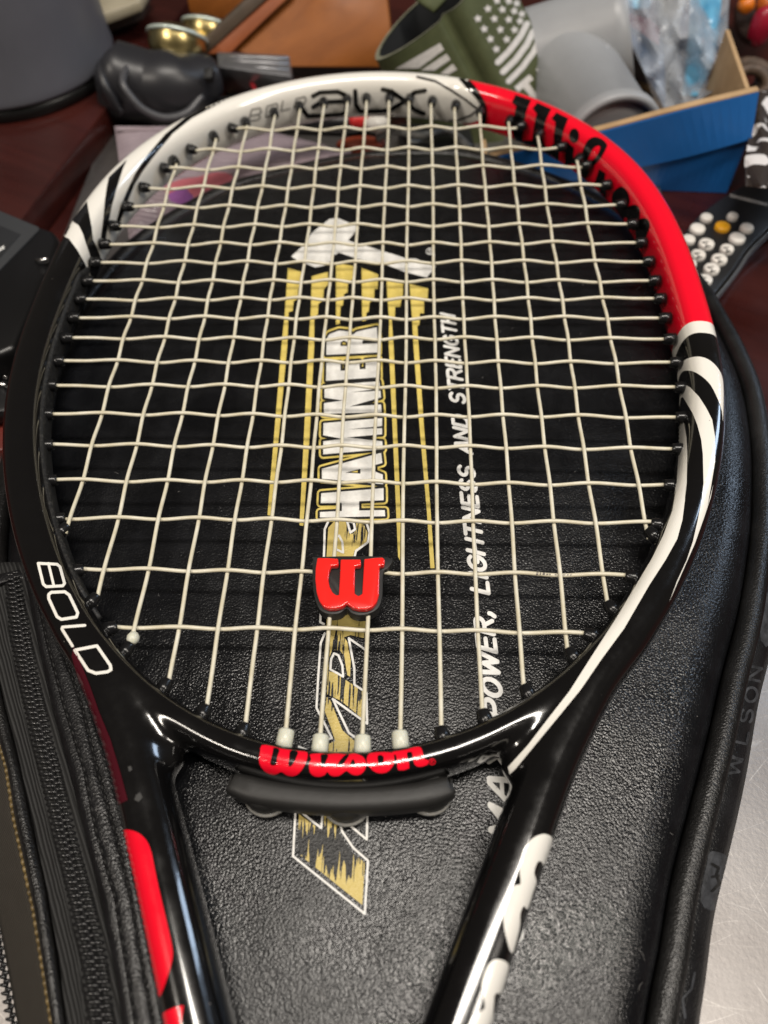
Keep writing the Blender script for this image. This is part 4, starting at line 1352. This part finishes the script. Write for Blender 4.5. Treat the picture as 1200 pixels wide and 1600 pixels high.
# translucent zip bag
zb = thing('plastic_pouch', P(300, 300, ZD+3), 'see-through lavender plastic pouch with pink paper inside, at the left end of the cover', 'pouch')
pm = sheetmat('lavender_film', (0.30, 0.24, 0.27), (0.40, 0.33, 0.36), 0.22, 60, bump=0.4, bd=0.004)
t = NT(pm)
wv = t.n('ShaderNodeTexWave', Scale=90.0, Distortion=3.0)
wv.bands_direction = 'Y'
t.l(t.coord(), wv.inputs['Vector'])
t.bump(wv.outputs['Fac'], 0.35, 0.003)
pm.node_tree.nodes['Principled BSDF'].inputs['Alpha'].default_value = 0.86
def puff(name, poly, z, h, m, parent, step=8, freq=0.05):
    v, f = tri2d([poly], [], step)
    V = []
    pl = np.array(poly)
    for q in v:
        dmin = min(np.linalg.norm(np.cross(pl[(i+1) % len(pl)]-pl[i], q-pl[i]))/max(1e-6, np.linalg.norm(pl[(i+1) % len(pl)]-pl[i])) for i in range(len(pl)))
        k = min(1, dmin/25)
        p = P(q[0], q[1], z)
        p[2] += h*math.sin(k*math.pi/2)*(0.75+0.5*noise.noise(Vector((p[0]*freq, p[1]*freq, z))))
        V.append(p)
    bot = [np.array([p[0], p[1], z-0.8]) for p in V]
    n0 = len(V)
    F = [tuple(t_) for t_ in f]+[tuple(i+n0 for i in t_[::-1]) for t_ in f]
    o = mesh_obj(name, V+bot, F, m, parent)
    return o
puff('film', [(179, 197), (300, 200), (420, 205), (548, 236), (560, 256), (480, 285), (380, 330), (280, 370), (205, 400), (196, 330)], -37, 5, pm, zb)
puff('pink_paper', [(240, 296), (330, 262), (440, 268), (400, 300), (300, 330), (245, 345)], -38, 8.2, mat('pink_paper', (0.50, 0.14, 0.17), 0.5), zb)
puff('purple_card', [(245, 300), (300, 290), (318, 310), (300, 345), (250, 338)], -38, 9.2, mat('purple_card', (0.30, 0.11, 0.34), 0.35), zb)
prism('edge_fold', [P(178, 197, -33), P(300, 197, -33), P(300, 203, -33), P(184, 203, -33)], (0, 0, -1), pm, zb, 0.3)

# wooden box behind
wb = thing('wooden_box', PD(500, 120, 560), 'orange wooden box with a raised reddish lip, behind the hoop', 'wooden box')
dw = 545
def plank(name, px, d0, thick, m, bevel=1.2): return prism(name, [PD(u, v, d) for u, v, d in px], unit(FW+np.array([0, 0.6, 0]))*thick, m, wb, bevel)
WY = 268
def plank(name, px, thick, m, bevel=1.0):
    return prism(name, [PY(u, v, y) for u, v, y in px], np.array([0, thick, -0.12*thick]), m, wb, bevel)
plank('panel', [(366, 80, WY), (470, -14, WY+26), (604, -14, WY+26), (612, 60, WY+8), (618, 106, WY), (450, 106, WY)], 12, M['orange_wood'])
plank('lip', [(318, 86, WY-4), (430, -14, WY+20), (460, -14, WY+20), (362, 82, WY-4)], 12, M['orange_wood2'])
plank('rail', [(296, 82, WY-6), (398, -14, WY+16), (430, -14, WY+18), (322, 86, WY-5)], 8, sheetmat('dark_brown_wood', (0.05, 0.035, 0.022), (0.09, 0.06, 0.04), 0.5, 60))
plank('back_panel', [(290, -14, WY+44), (450, -14, WY+44), (450, 30, WY+40), (330, 30, WY+40), (296, 20, WY+40)], 10, M['orange_wood'])
# brass bells
br = mat('polished_brass', (0.56, 0.45, 0.20), 0.30, 1.0)
for k, (u, v_, d_, r_, lab) in enumerate(((277, 64, 478, 17.5, 'larger, nearer round brass bell left of the wooden box'), (324, 46, 498, 15.5, 'smaller brass bell half hidden behind the nearer one'))):
    c_ = PD(u, v_+4, d_)
    bl_ = thing('brass_bell', c_-np.array([0, 0, r_]), lab, 'bell', 'brass bells')
    axz = unit(-FW*0.25+UP*0.9+RX*0.12)
    axx = unit(np.cross(axz, FW))
    axy = np.cross(axz, axx)
    v, f = lathe([(r_*math.sin(a), -r_*math.cos(a)) for a in np.linspace(0.05, 1.75, 18)]+[(r_*1.02, r_*0.22), (r_*0.98, r_*0.28), (r_*0.6, r_*0.5), (0.1, r_*0.58)], 40)
    mesh_obj('bowl', place(v, c_, axx, axy, axz), f, br, bl_)
    v, f = sweep([c_+axz*r_*0.22+r_*1.01*(axx*math.cos(q)+axy*math.sin(q)) for q in np.linspace(0, 2*math.pi, 40, endpoint=False)], circle(1.3, 8), closed=True, up=tuple(axz))
    mesh_obj('rim', v, f, mat('rim_highlight_tint', (0.6, 0.68, 0.62), 0.25, 0.3), bl_)  # white-teal highlight along the bell's rim, put into the colour
# beige device, top left
bx = thing('beige_device', PD(190, 40, 640), 'beige plastic device with dark underside on the desk, right of the grey canister', 'device')
bgm = sheetmat('beige_plastic', (0.34, 0.30, 0.21), (0.42, 0.37, 0.27), 0.5, 40)
prism('housing', [P(140, -30, -4), P(236, -30, -4), P(219, 0, -4), P(150, 25, -4)], np.array([0, 0, -7.]), bgm, bx, 1.5)
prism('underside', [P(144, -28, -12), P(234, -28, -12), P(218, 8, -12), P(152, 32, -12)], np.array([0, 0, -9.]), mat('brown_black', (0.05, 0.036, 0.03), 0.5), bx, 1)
# olive can sleeve
sl_o = thing('can_sleeve', P(720, 240, ZD+3), 'olive green foam can sleeve with white stars and stripes, leaning open end up', 'can sleeve')
u1 = unit(RX*0.79+UP*0.61)
wz = unit(unit(RX*0.71-UP*0.70)*0.76+FW*0.64)
e2 = unit(np.cross(wz, u1))
if e2@FW > 0: e2 = -e2
u1 = unit(np.cross(e2, wz)) if np.cross(e2, wz)@u1 > 0 else -unit(np.cross(e2, wz))
oc = PD(678, 10, 432)
sec = []
A_, B_ = 43.0, 27.0
for k in range(128):
    a = 2*math.pi*k/128
    c_, s_ = math.cos(a), math.sin(a)
    r_ = (abs(c_)**1.75+abs(s_)**1.75)**(-1/1.75)
    x_, y_ = A_*r_*c_, B_*r_*s_
    nt = 5.0*math.exp(-((a-1.63)/0.075)**2)-1.6*math.exp(-((a-1.42)/0.12)**2)
    sec.append((x_-4*(1-abs(c_)), y_-nt))
ol = sheetmat('olive_neoprene', (0.050, 0.060, 0.022), (0.072, 0.084, 0.034), 0.75, 150, bump=0.25, bd=0.0006)
inn = mat('black_foam', (0.007, 0.008, 0.009), 0.85)
def shell(k, l0, l1, n=16):
    V, F = [], []
    for i in range(n+1):
        l = l0+(l1-l0)*i/n
        tp = 1+0.20*i/n
        for x_, y_ in sec: V.append(oc+u1*x_*k*tp+e2*y_*k*tp+wz*l)
    m2 = len(sec)
    for i in range(n):
        for q in range(m2):
            r_ = (q+1) % m2
            F.append((i*m2+q, i*m2+r_, (i+1)*m2+r_, (i+1)*m2+q))
    return V, F
v, f = shell(1.0, 0, 100)
body = mesh_obj('outer_shell', v, f, ol, sl_o)
v2, f2 = shell(0.93, 0.5, 96)
mesh_obj('lining', v2, f2, inn, sl_o)
V, F = [], []
for k_ in (1.0, 0.93):
    for x_, y_ in sec: V.append(oc+u1*x_*k_+e2*y_*k_-wz*(0.4 if k_ == 1 else 0.2))
for q in range(128): F.append((q, (q+1) % 128, 128+(q+1) % 128, 128+q))
mesh_obj('rim', V, F, sheetmat('pale_olive_edge', (0.14, 0.145, 0.10), (0.22, 0.22, 0.16), 0.7, 200), sl_o)
OB = bvh_of(body)
opx = on_pixels(OB, 0.25)
wp = sheetmat('white_flock_print', (0.52, 0.50, 0.48), (0.66, 0.64, 0.62), 0.7, 400)
K = (580, 0, 4)
def star(cx, cy, r): return [(cx+(r if k % 2 == 0 else r*0.48)*math.cos(math.radians(-100+36*k)), cy+(r if k % 2 == 0 else r*0.48)*math.sin(math.radians(-100+36*k))) for k in range(10)]
for x_, y_ in ((785, 5), (858, 8), (728, 55), (818, 60), (892, 70), (940, 88), (665, 117), (768, 118), (858, 123), (928, 133), (705, 182), (806, 185), (894, 187), (743, 245), (845, 247), (780, 308), (908, 22)):
    decal('star', [star(580+x_/4, y_/4, 7.0)], opx, wp, body, 4, maxlen=8)
for pl in (stroke([(790, 390), (860, 320), (930, 230), (972, 150)], 38), stroke([(822, 450), (900, 375), (970, 280), (1008, 200)], 38), stroke([(858, 508), (940, 425), (1010, 330), (1040, 268)], 36),
           [(430, 268), (455, 310), (300, 425), (150, 430)], [(470, 335), (495, 372), (395, 440), (310, 440)], [(510, 398), (535, 435), (480, 465), (430, 460)]):
    pl = pl if isinstance(pl[0][0], (list, np.ndarray, tuple)) and len(np.shape(pl[0])) == 2 else [pl]
    decal('stripe', [cr(q, *K) for q in pl], opx, wp, body, 4, maxlen=8)
decal('lettering', [cr(q, *K) for q in stroke([(905, 560), (1000, 480)], 40, cap=False)+stroke([(955, 520), (1030, 620)], 42, cap=False)], opx, wp, body, 4, maxlen=8)
decal('lettering', [cr(q, *K) for q in stroke([(1040, 430), (1100, 550)], 30, cap=False)+stroke([(1045, 430), (1075, 385), (1100, 400), (1105, 450), (1085, 480)], 26)+stroke([(1090, 470), (1135, 490)], 24)+stroke([(1148, 545), (1160, 575)], 26)], opx, wp, body, 4, maxlen=8)
v, f = sweep([PD(655, -20, 436), PD(672, -6, 434), PD(690, 6, 432)], superell(7, 1.6, 3, 12), up=tuple(FW))
mesh_obj('seam_fold', v, f, ol, sl_o)

# blue carton with grey pipe fitting and plastic wrap in it
bl = thing('blue_carton', P(1050, 330, ZD), 'open blue cardboard carton with bare kraft edges, beyond the red side of the racket', 'carton')
bR, bL = np.array([203., 158.]), np.array([62., 158.])
bluem = sheetmat('blue_print_board', (0.010, 0.092, 0.30), (0.014, 0.125, 0.40), 0.38, 14, bump=0.12, bd=0.002, coat=0.15, coat_rough=0.3)
kraft = sheetmat('kraft_board', (0.34, 0.22, 0.11), (0.46, 0.31, 0.17), 0.75, 90, bump=0.3)
def zfor(x, y, v_):
    lo, hi = -60.0, 150.0
    for _ in range(60):
        mid_ = (lo+hi)/2
        if proj((x, y, mid_))[1] > v_: lo = mid_
        else: hi = mid_
    return lo
pR = PY(1183, 143, bR[1])
pL = PY(765, 246, 150.0)
pM = PY(930, 206, 150.0)
lowR, lowL = np.array([bR[0], bR[1], ZD+0.3]), np.array([bL[0], 158, ZD+0.3])
# front panel as a bent sheet: upper flap leans out, lower part falls back
top = [pL, pM, PY(1060, 172, 150), pR]
fold = [PY(780, 300, 150), PY(965, 262, 148), PY(1070, 240, 148), PY(1172, 212, 150)]
foot = [np.array([p[0]-(2 if i else 0), 158-9*i/3, ZD+0.3]) for i, p in enumerate(fold)]
step_ = [p+np.array([0, 3.0, -1.5]) for p in fold]
rows = [catmull(r_, 8) for r_ in (top, fold, step_, foot)]
V, F = [], []
nr = len(rows[0])
for r_ in rows: V += list(r_)
for i in range(len(rows)-1):
    for k in range(nr-1): F.append((i*nr+k, i*nr+k+1, (i+1)*nr+k+1, (i+1)*nr+k))
fp = mesh_obj('front_panel', V, F, bluem, bl, smooth=False)
sd = fp.modifiers.new('t', 'SOLIDIFY')
sd.thickness = 2.2*S
sd.offset = -1
tube = sweep(catmull(top, 8)+np.array([0, 1.0, 0.6]), superell(2.1, 1.0, 3, 10))
mesh_obj('kraft_edge', tube[0], tube[1], kraft, bl)
def wall(name, a, b, z0, z1, th, m):
    a, b = np.array(a, float), np.array(b, float)
    n_ = unit(np.array([-(b-a)[1], (b-a)[0]]))*th
    return prism(name, [(a[0], a[1], z1), (b[0], b[1], z1), (b[0]+n_[0], b[1]+n_[1], z1), (a[0]+n_[0], a[1]+n_[1], z1)], (0, 0, z0-z1), m, bl, 0.3)
wr = PY(1180, 146, 160)
pB = P(1140, 46, pR[2]-2)
wall('side_panel', (pR[0]-1.5, 157), (pB[0], pB[1]), ZD+0.3, pR[2]-2, 2.4, kraft)
wall('side_panel', (pL[0]+2, 168), (pL[0]-2, 330), ZD+0.3, -41, 2.4, kraft)
wall('back_panel', (pL[0]-2, 332), (pB[0], pB[1]+4), ZD+0.3, -42, 2.4, kraft)
prism('bottom_panel', [(pL[0]+2, 168, ZD+2), (pR[0]-4, 160, ZD+2), (pB[0]-3, pB[1]-2, ZD+2), (pL[0], 328, ZD+2)], (0, 0, -1.5), kraft, bl)
# pipe fitting
pf = thing('pipe_fitting', (150, 240, ZD+3), 'grey plastic pipe tee with an open round end, standing in the blue carton', 'pipe fitting')
pvc = sheetmat('grey_pvc', (0.26, 0.27, 0.285), (0.31, 0.32, 0.335), 0.38, 20, bump=0.03)
c_ = PD(948, 214, 428)
axd = unit(unit(RX*0.16-UP*0.85)*0.80-FW*0.52)           # open end leans to the viewer
axx = unit(np.cross(axd, RX))
axy = np.cross(axd, axx)
v, f = lathe([(26.5, -85), (26.5, 0), (27.6, 1), (28.6, 3), (28.6, 8), (27.6, 9.5), (24.5, 9.5), (24.6, 8), (24.2, 5), (22.6, 4.5), (22.2, 3.5)], 56)
mesh_obj('branch', place(v, c_, axx, axy, axd), f, pvc, pf)
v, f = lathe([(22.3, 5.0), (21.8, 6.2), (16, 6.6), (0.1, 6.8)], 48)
mesh_obj('bright_bore_disc', place(v, c_, axx, axy, axd), f, sheetmat('lightened_bore_grey', (0.30, 0.285, 0.275), (0.35, 0.335, 0.325), 0.6, 40), pf)  # added lighter disc: light inside the open end is in its colour
a, b = PD(812, 96, 478), PD(985, 46, 455)
v, f = sweep(np.array([a+(b-a)*k/8 for k in range(9)]), circle(27, 40), up=tuple(FW))
mesh_obj('pipe', v, f, pvc, pf)
a2, b2 = PD(858, 106, 446), PD(952, 74, 434)
v, f = sweep(np.array([a2, (a2+b2)/2, b2]), superell(1.6, 1.2, 2, 10), up=tuple(FW))
mesh_obj('seam_rib', v, f, pvc, pf)
# crinkled wrap
pw = thing('plastic_wrap', (190, 230, ZD+3), 'crumpled clear plastic wrap with blue and red print, in the blue carton behind its corner', 'plastic wrap')
def film_mat(name, col, alpha, rough=0.15):
    m = mat(name, col, rough, spec=0.7, alpha=alpha)
    t = NT(m)
    n = t.n('ShaderNodeTexNoise', Scale=120.0, Detail=3.0, Distortion=1.0)
    t.l(t.coord(), n.inputs['Vector'])
    t.bump(n.outputs['Fac'], 0.5, 0.003)
    return m
def crumple(name, px, d, amp, m, parent, step=6, seed=0.0, dgrad=0.0, freq=0.022):
    v, f = tri2d([px], [], step)
    V = []
    for q in v:
        k = noise.noise(Vector((q[0]*freq, q[1]*freq*0.6, seed)))+0.5*noise.noise(Vector((q[0]*freq*2.3, q[1]*freq*1.5, seed+4)))
        k2 = abs(noise.noise(Vector((q[0]*freq*1.3+seed, q[1]*freq*0.7, 2.2))))
        V.append(PD(q[0], q[1], d+amp*(k-1.5*k2)+dgrad*(150-q[1])))
    o = mesh_obj(name, V, f, m, parent, smooth=False)
    sd = o.modifiers.new('t', 'SOLIDIFY')
    sd.thickness = 0.5*S
    return o
crumple('blue_print', [(972, 20), (1010, 30), (1035, 60), (1042, 165), (1040, 172), (1010, 120), (985, 60)], 468, 10, sheetmat('blue_film', (0.005, 0.06, 0.20), (0.015, 0.14, 0.36), 0.25, 40), pw, seed=1.2, dgrad=0.25)
crumple('red_print', [(980, 22), (1015, 30), (1030, 45), (1030, 72), (1010, 58), (985, 40)], 461, 8, sheetmat('red_film', (0.30, 0.04, 0.05), (0.42, 0.12, 0.12), 0.3, 60), pw, seed=2.2, dgrad=0.25)
crumple('white_print', [(1020, -15), (1075, -15), (1062, 40), (1055, 165), (1040, 165), (1040, 60), (1028, 30)], 464, 14, sheetmat('pale_film', (0.34, 0.33, 0.30), (0.52, 0.51, 0.48), 0.25, 50), pw, seed=3.2, dgrad=0.25)
crumple('light_blue_print', [(1078, -15), (1128, -15), (1120, 60), (1112, 105), (1090, 150), (1066, 150), (1076, 60)], 459, 12, sheetmat('light_blue_film', (0.05, 0.27, 0.50), (0.20, 0.46, 0.62), 0.22, 40), pw, seed=4.2, dgrad=0.25)
crumple('blue_lettering', [(965, -12), (1018, 0), (1014, 14), (990, 14), (966, 3)], 452, 5, sheetmat('bright_blue_film', (0.10, 0.30, 0.5), (0.5, 0.68, 0.75), 0.25, 260), pw, seed=5.2, dgrad=0.25)
crumple('clear_film', [(955, -15), (1140, -15), (1136, 60), (1142, 95), (1120, 140), (1090, 158), (1045, 172), (1030, 168), (1005, 110), (975, 50)], 450, 22, film_mat('clear_film', (0.50, 0.54, 0.60), 0.40), pw, seed=0.3, dgrad=0.25)
# brown cord coil over the carton corner
cdm = sheetmat('brown_cord', (0.035, 0.022, 0.014), (0.10, 0.065, 0.045), 0.6, 300)
cord = thing('brown_cord', (215, 185, ZD+3), 'dark brown cord looped over the corner of the blue carton', 'cord')
cp = []
for k in range(40):
    a = k*0.36
    cp.append(PD(1163+24*math.cos(a)+0.35*k, 122+20*math.sin(a)+0.2*k, 452-0.5*k))
tube_obj('loop', catmull(cp, 4), 3.0, cdm, cord, 10, up=tuple(FW))
tube_obj('tail', catmull([PD(1135, 140, 450), PD(1150, 105, 445), PD(1180, 100, 440), PD(1215, 120, 436)], 8), 3.4, cdm, cord, 10, up=tuple(FW))
# black and white patterned cloth
zm = mat('patterned_cloth', (0.5, 0.5, 0.5), 0.75)
t = NT(zm)
vo = t.n('ShaderNodeTexVoronoi', Scale=62.0, Randomness=0.9)
vo.feature = 'DISTANCE_TO_EDGE'
t.l(t.coord((1, 1, 1)), vo.inputs['Vector'])
t.l(t.ramp(vo.outputs['Distance'], [(0.0, (0.022, 0.014, 0.010)), (0.14, (0.022, 0.014, 0.010)), (0.17, (0.62, 0.60, 0.60))]), t.b.inputs['Base Color'])
pc = thing('patterned_cloth', P(1220, 300, ZD), 'bunched cloth with white blotches on dark brown, right of the blue carton', 'cloth')
o = crumple('fold', [(1184, 140), (1260, 130), (1290, 300), (1164, 292), (1164, 250), (1172, 200)], 430, 14, zm, pc, step=6, seed=9.1, dgrad=0.45)
# taupe bag with bright fruit-coloured things, top right
tb = thing('taupe_pouch', PD(1180, 90, 500), 'taupe fabric pouch at the top right corner, past the blue carton', 'pouch')
crumple('fabric', [(1130, -20), (1260, -20), (1260, 120), (1200, 118), (1170, 100), (1140, 60)], 520, 10, sheetmat('taupe_fabric', (0.12, 0.105, 0.10), (0.18, 0.16, 0.155), 0.7, 40), tb, seed=6.6, dgrad=0.5)
dk = thing('dark_tray', PD(1190, 45, 490), 'dark oval tray holding orange and red things, top right corner', 'tray')
prism('tray', [PD(1183+32*math.cos(a), 22+42*math.sin(a), 497-0.4*42*math.sin(a)) for a in np.linspace(0, 2*math.pi, 20, endpoint=False)], FW*6, mat('dark_brown_tray', (0.02, 0.012, 0.010), 0.4), dk, 1)
blob('orange_ball', PD(1166, 8, 480), 5.0, mat('orange_a', (0.62, 0.16, 0.01), 0.35), 'small orange ball in the dark tray, top right corner', 'ball')  # plain orange colour, does not emit
blob('orange_ball', PD(1200, 6, 482), 7.0, mat('orange_b', (0.50, 0.12, 0.02), 0.35), 'larger orange ball cut by the right edge of the picture', 'ball')
blob('red_pepper', PD(1190, 42, 478), 8.0, mat('crimson', (0.30, 0.01, 0.03), 0.3), 'crimson pepper shaped thing in the dark tray', 'pepper', (0.9, 0.8, 1.5))

# remote control
rc = thing('remote_control', P(1140, 400, ZD), 'black remote control with white buttons and one orange button, on the red desk', 'remote control')
zr = -33.0
ro = sm([(1215, 268), (1160, 290), (1110, 322), (1080, 350), (1058, 385), (1050, 425), (1064, 462), (1085, 474), (1107, 468), (1128, 444), (1148, 418), (1165, 392), (1188, 368), (1215, 345), (1260, 330), (1300, 300), (1290, 262), (1255, 255)], 4)
prism('body', [P(u, v_, zr) for u, v_ in ro], (0, 0, ZD+0.3-zr), mat('black_remote_plastic', (0.012, 0.012, 0.0125), 0.42), rc, 3.5, 3)
v, f = sweep(catmull([P(u, v_+3, zr-4) for u, v_ in ((1092, 480), (1109, 473), (1132, 447), (1152, 421), (1169, 395), (1192, 371), (1220, 348))], 6), superell(1.0, 2.4, 2, 10))
mesh_obj('edge_highlight', v, f, mat('highlight_grey', (0.06, 0.06, 0.06), 0.25), rc)  # added grey bead that paints the highlight along the lower edge
wbm = mat('white_button', (0.72, 0.70, 0.66), 0.35)
obm = mat('orange_button', (0.74, 0.36, 0.015), 0.35)
bv, bf = lathe([(4.25, -1.5), (4.25, 0.1), (3.9, 0.8), (2.8, 1.1), (0.05, 1.15)], 24)
bme = {0: unit_mesh('button', bv, bf, wbm), 1: unit_mesh('button', bv, bf, obm)}
inkm = mat('dark_ink', (0.03, 0.03, 0.03), 0.5)
glyph = ['', '', '', '', '', '', '5', 'n', '2', 'L', 'o', 'A', 'C', '', '', '']
for k, (u, v_, s_, c_) in enumerate(((1104, 340, .95, 0), (1145, 338, .85, 0), (1090, 357, 1.15, 0), (1129, 354, 1.15, 1), (1167, 356, 1.0, 0), (1152, 372, 1.2, 0), (1076, 374, 1.0, 0), (1104, 381, 1.15, 0), (1136, 389, 1.0, 0), (1091, 398, 1.1, 0), (1124, 405, 1.15, 0), (1112, 420, 1.15, 0), (1101, 437, 1.1, 0), (1078, 412, 1.0, 0), (1085, 455, 0.9, 0))):
    o = bpy.data.objects.new('button', bme[c_])
    COL.objects.link(o)
    p = P(u, v_, zr+1.2)
    o.matrix_world = Matrix.Translation(Vector(p)*S) @ Matrix.Diagonal((s_*0.79, s_*0.79, 1, 1))
    o.parent = rc
    o.matrix_parent_inverse = Matrix.Translation(-Vector(rc.location))
    if c_: o['label'] = 'orange round button'
    if k >= 7:
        q = P(u, v_, zr+2.6)
        parts = []
        for st in ([(-1.6, 1.3), (1.2, 1.6)], [(-1.2, 1.2), (0.4, -0.3), (-0.8, -1.5)], [(-.6, -1.5), (1.5, -1.2)]):
            pth = np.array([[q[0]+a*s_, q[1]+b*s_, q[2]-0.25] for a, b in st])
            parts.append(sweep(pth, circle(0.28, 6)))
        vv, ff = merge(parts)
        mk = mesh_obj('digit', vv, ff, inkm)
        mk.parent = o
        mk.matrix_parent_inverse = o.matrix_world.inverted()
lt = thing
pl = []
for k in range(11): pl.append([(1141+5.4*k, 303+1.35*k), (1145+5.4*k, 304+1.35*k), (1144.5+5.4*k, 308.5+1.35*k), (1140.5+5.4*k, 307.5+1.35*k)])
V, F = [], []
for q in pl:
    o_ = len(V)
    V += [P(a, b, zr+0.25) for a, b in q]
    F.append((o_, o_+3, o_+2, o_+1))
mesh_obj('lettering', V, F, mat('grey_ink', (0.35, 0.34, 0.33), 0.5), rc, smooth=False)

# black device at the left edge
bd = thing('black_label_maker', P(30, 470, ZD), 'black box shaped device with a grey top panel at the left edge beside the racket', 'device')
bdo = [(-60, 300), (0, 326), (64, 353), (82, 358), (93, 374), (86, 400), (60, 452), (24, 543), (0, 553), (-80, 580)]
prism('housing', [P(u, v_, -14) for u, v_ in bdo], (0, 0, ZD+0.3+14), mat('black_housing', (0.0055, 0.0055, 0.006), 0.32), bd, 3, 3)
prism('top_panel', [P(u, v_, -13.2) for u, v_ in ((-58, 304), (0, 329), (60, 354), (61, 358), (0, 420), (-70, 490))], (0, 0, -1.2), mat('dark_grey_panel', (0.035, 0.037, 0.040), 0.45), bd, 0.4)
prism('dark_screen', [P(u, v_, -12.9) for u, v_ in ((-58, 340), (0, 352), (32, 366), (0, 402), (-58, 460))], (0, 0, -0.5), mat('grey_screen', (0.022, 0.023, 0.025), 0.3), bd, 0.1)
V, F = [], []
for k in range(2):
    o_ = len(V)
    V += [P(a, b, -12.7) for a, b in ((-3+5*k, 389-3*k), (1+5*k, 386-3*k), (2+5*k, 391-3*k), (-2+5*k, 394-3*k))]
    F.append((o_, o_+1, o_+2, o_+3))
mesh_obj('lettering', V, F, mat('white_ink', (0.6, 0.6, 0.58), 0.5), bd, smooth=False)
a = P(56, 407, -12)
b = P(74, 406, -11)
tube_obj('metal_pin', np.array([a, (a+b)/2, b]), 1.1, mat('chrome', (0.7, 0.7, 0.7), 0.15, 1.0), bd, 10)
rb = thing('red_strip', P(0, 620, ZD), 'narrow red wooden strip at the left edge below the black device', 'wood strip')
prism('strip', [P(-60, 560, -38), P(22, 545, -38), P(12, 700, -38), P(-60, 720, -38)], (0, 0, -6), sheetmat('bright_red_wood', (0.10, 0.012, 0.008), (0.16, 0.022, 0.014), 0.35, 30), rb, 1)
pgm = thing('black_plug', P(0, 610, -38), 'black plug with two bright metal prongs at the left edge', 'plug')
prism('body', [P(-40, 570, -28), P(12, 568, -28), P(14, 640, -28), P(-40, 650, -28)], (0, 0, -8), bk2, pgm, 2)
for y_ in (586, 600):
    a, b = P(-8, y_-3, -26.5), P(10, y_+3, -26.5)
    tube_obj('prong', np.array([a, (a+b)/2, b]), 1.0, mat('chrome_prong', (0.75, 0.75, 0.75), 0.15, 1.0), pgm, 8)
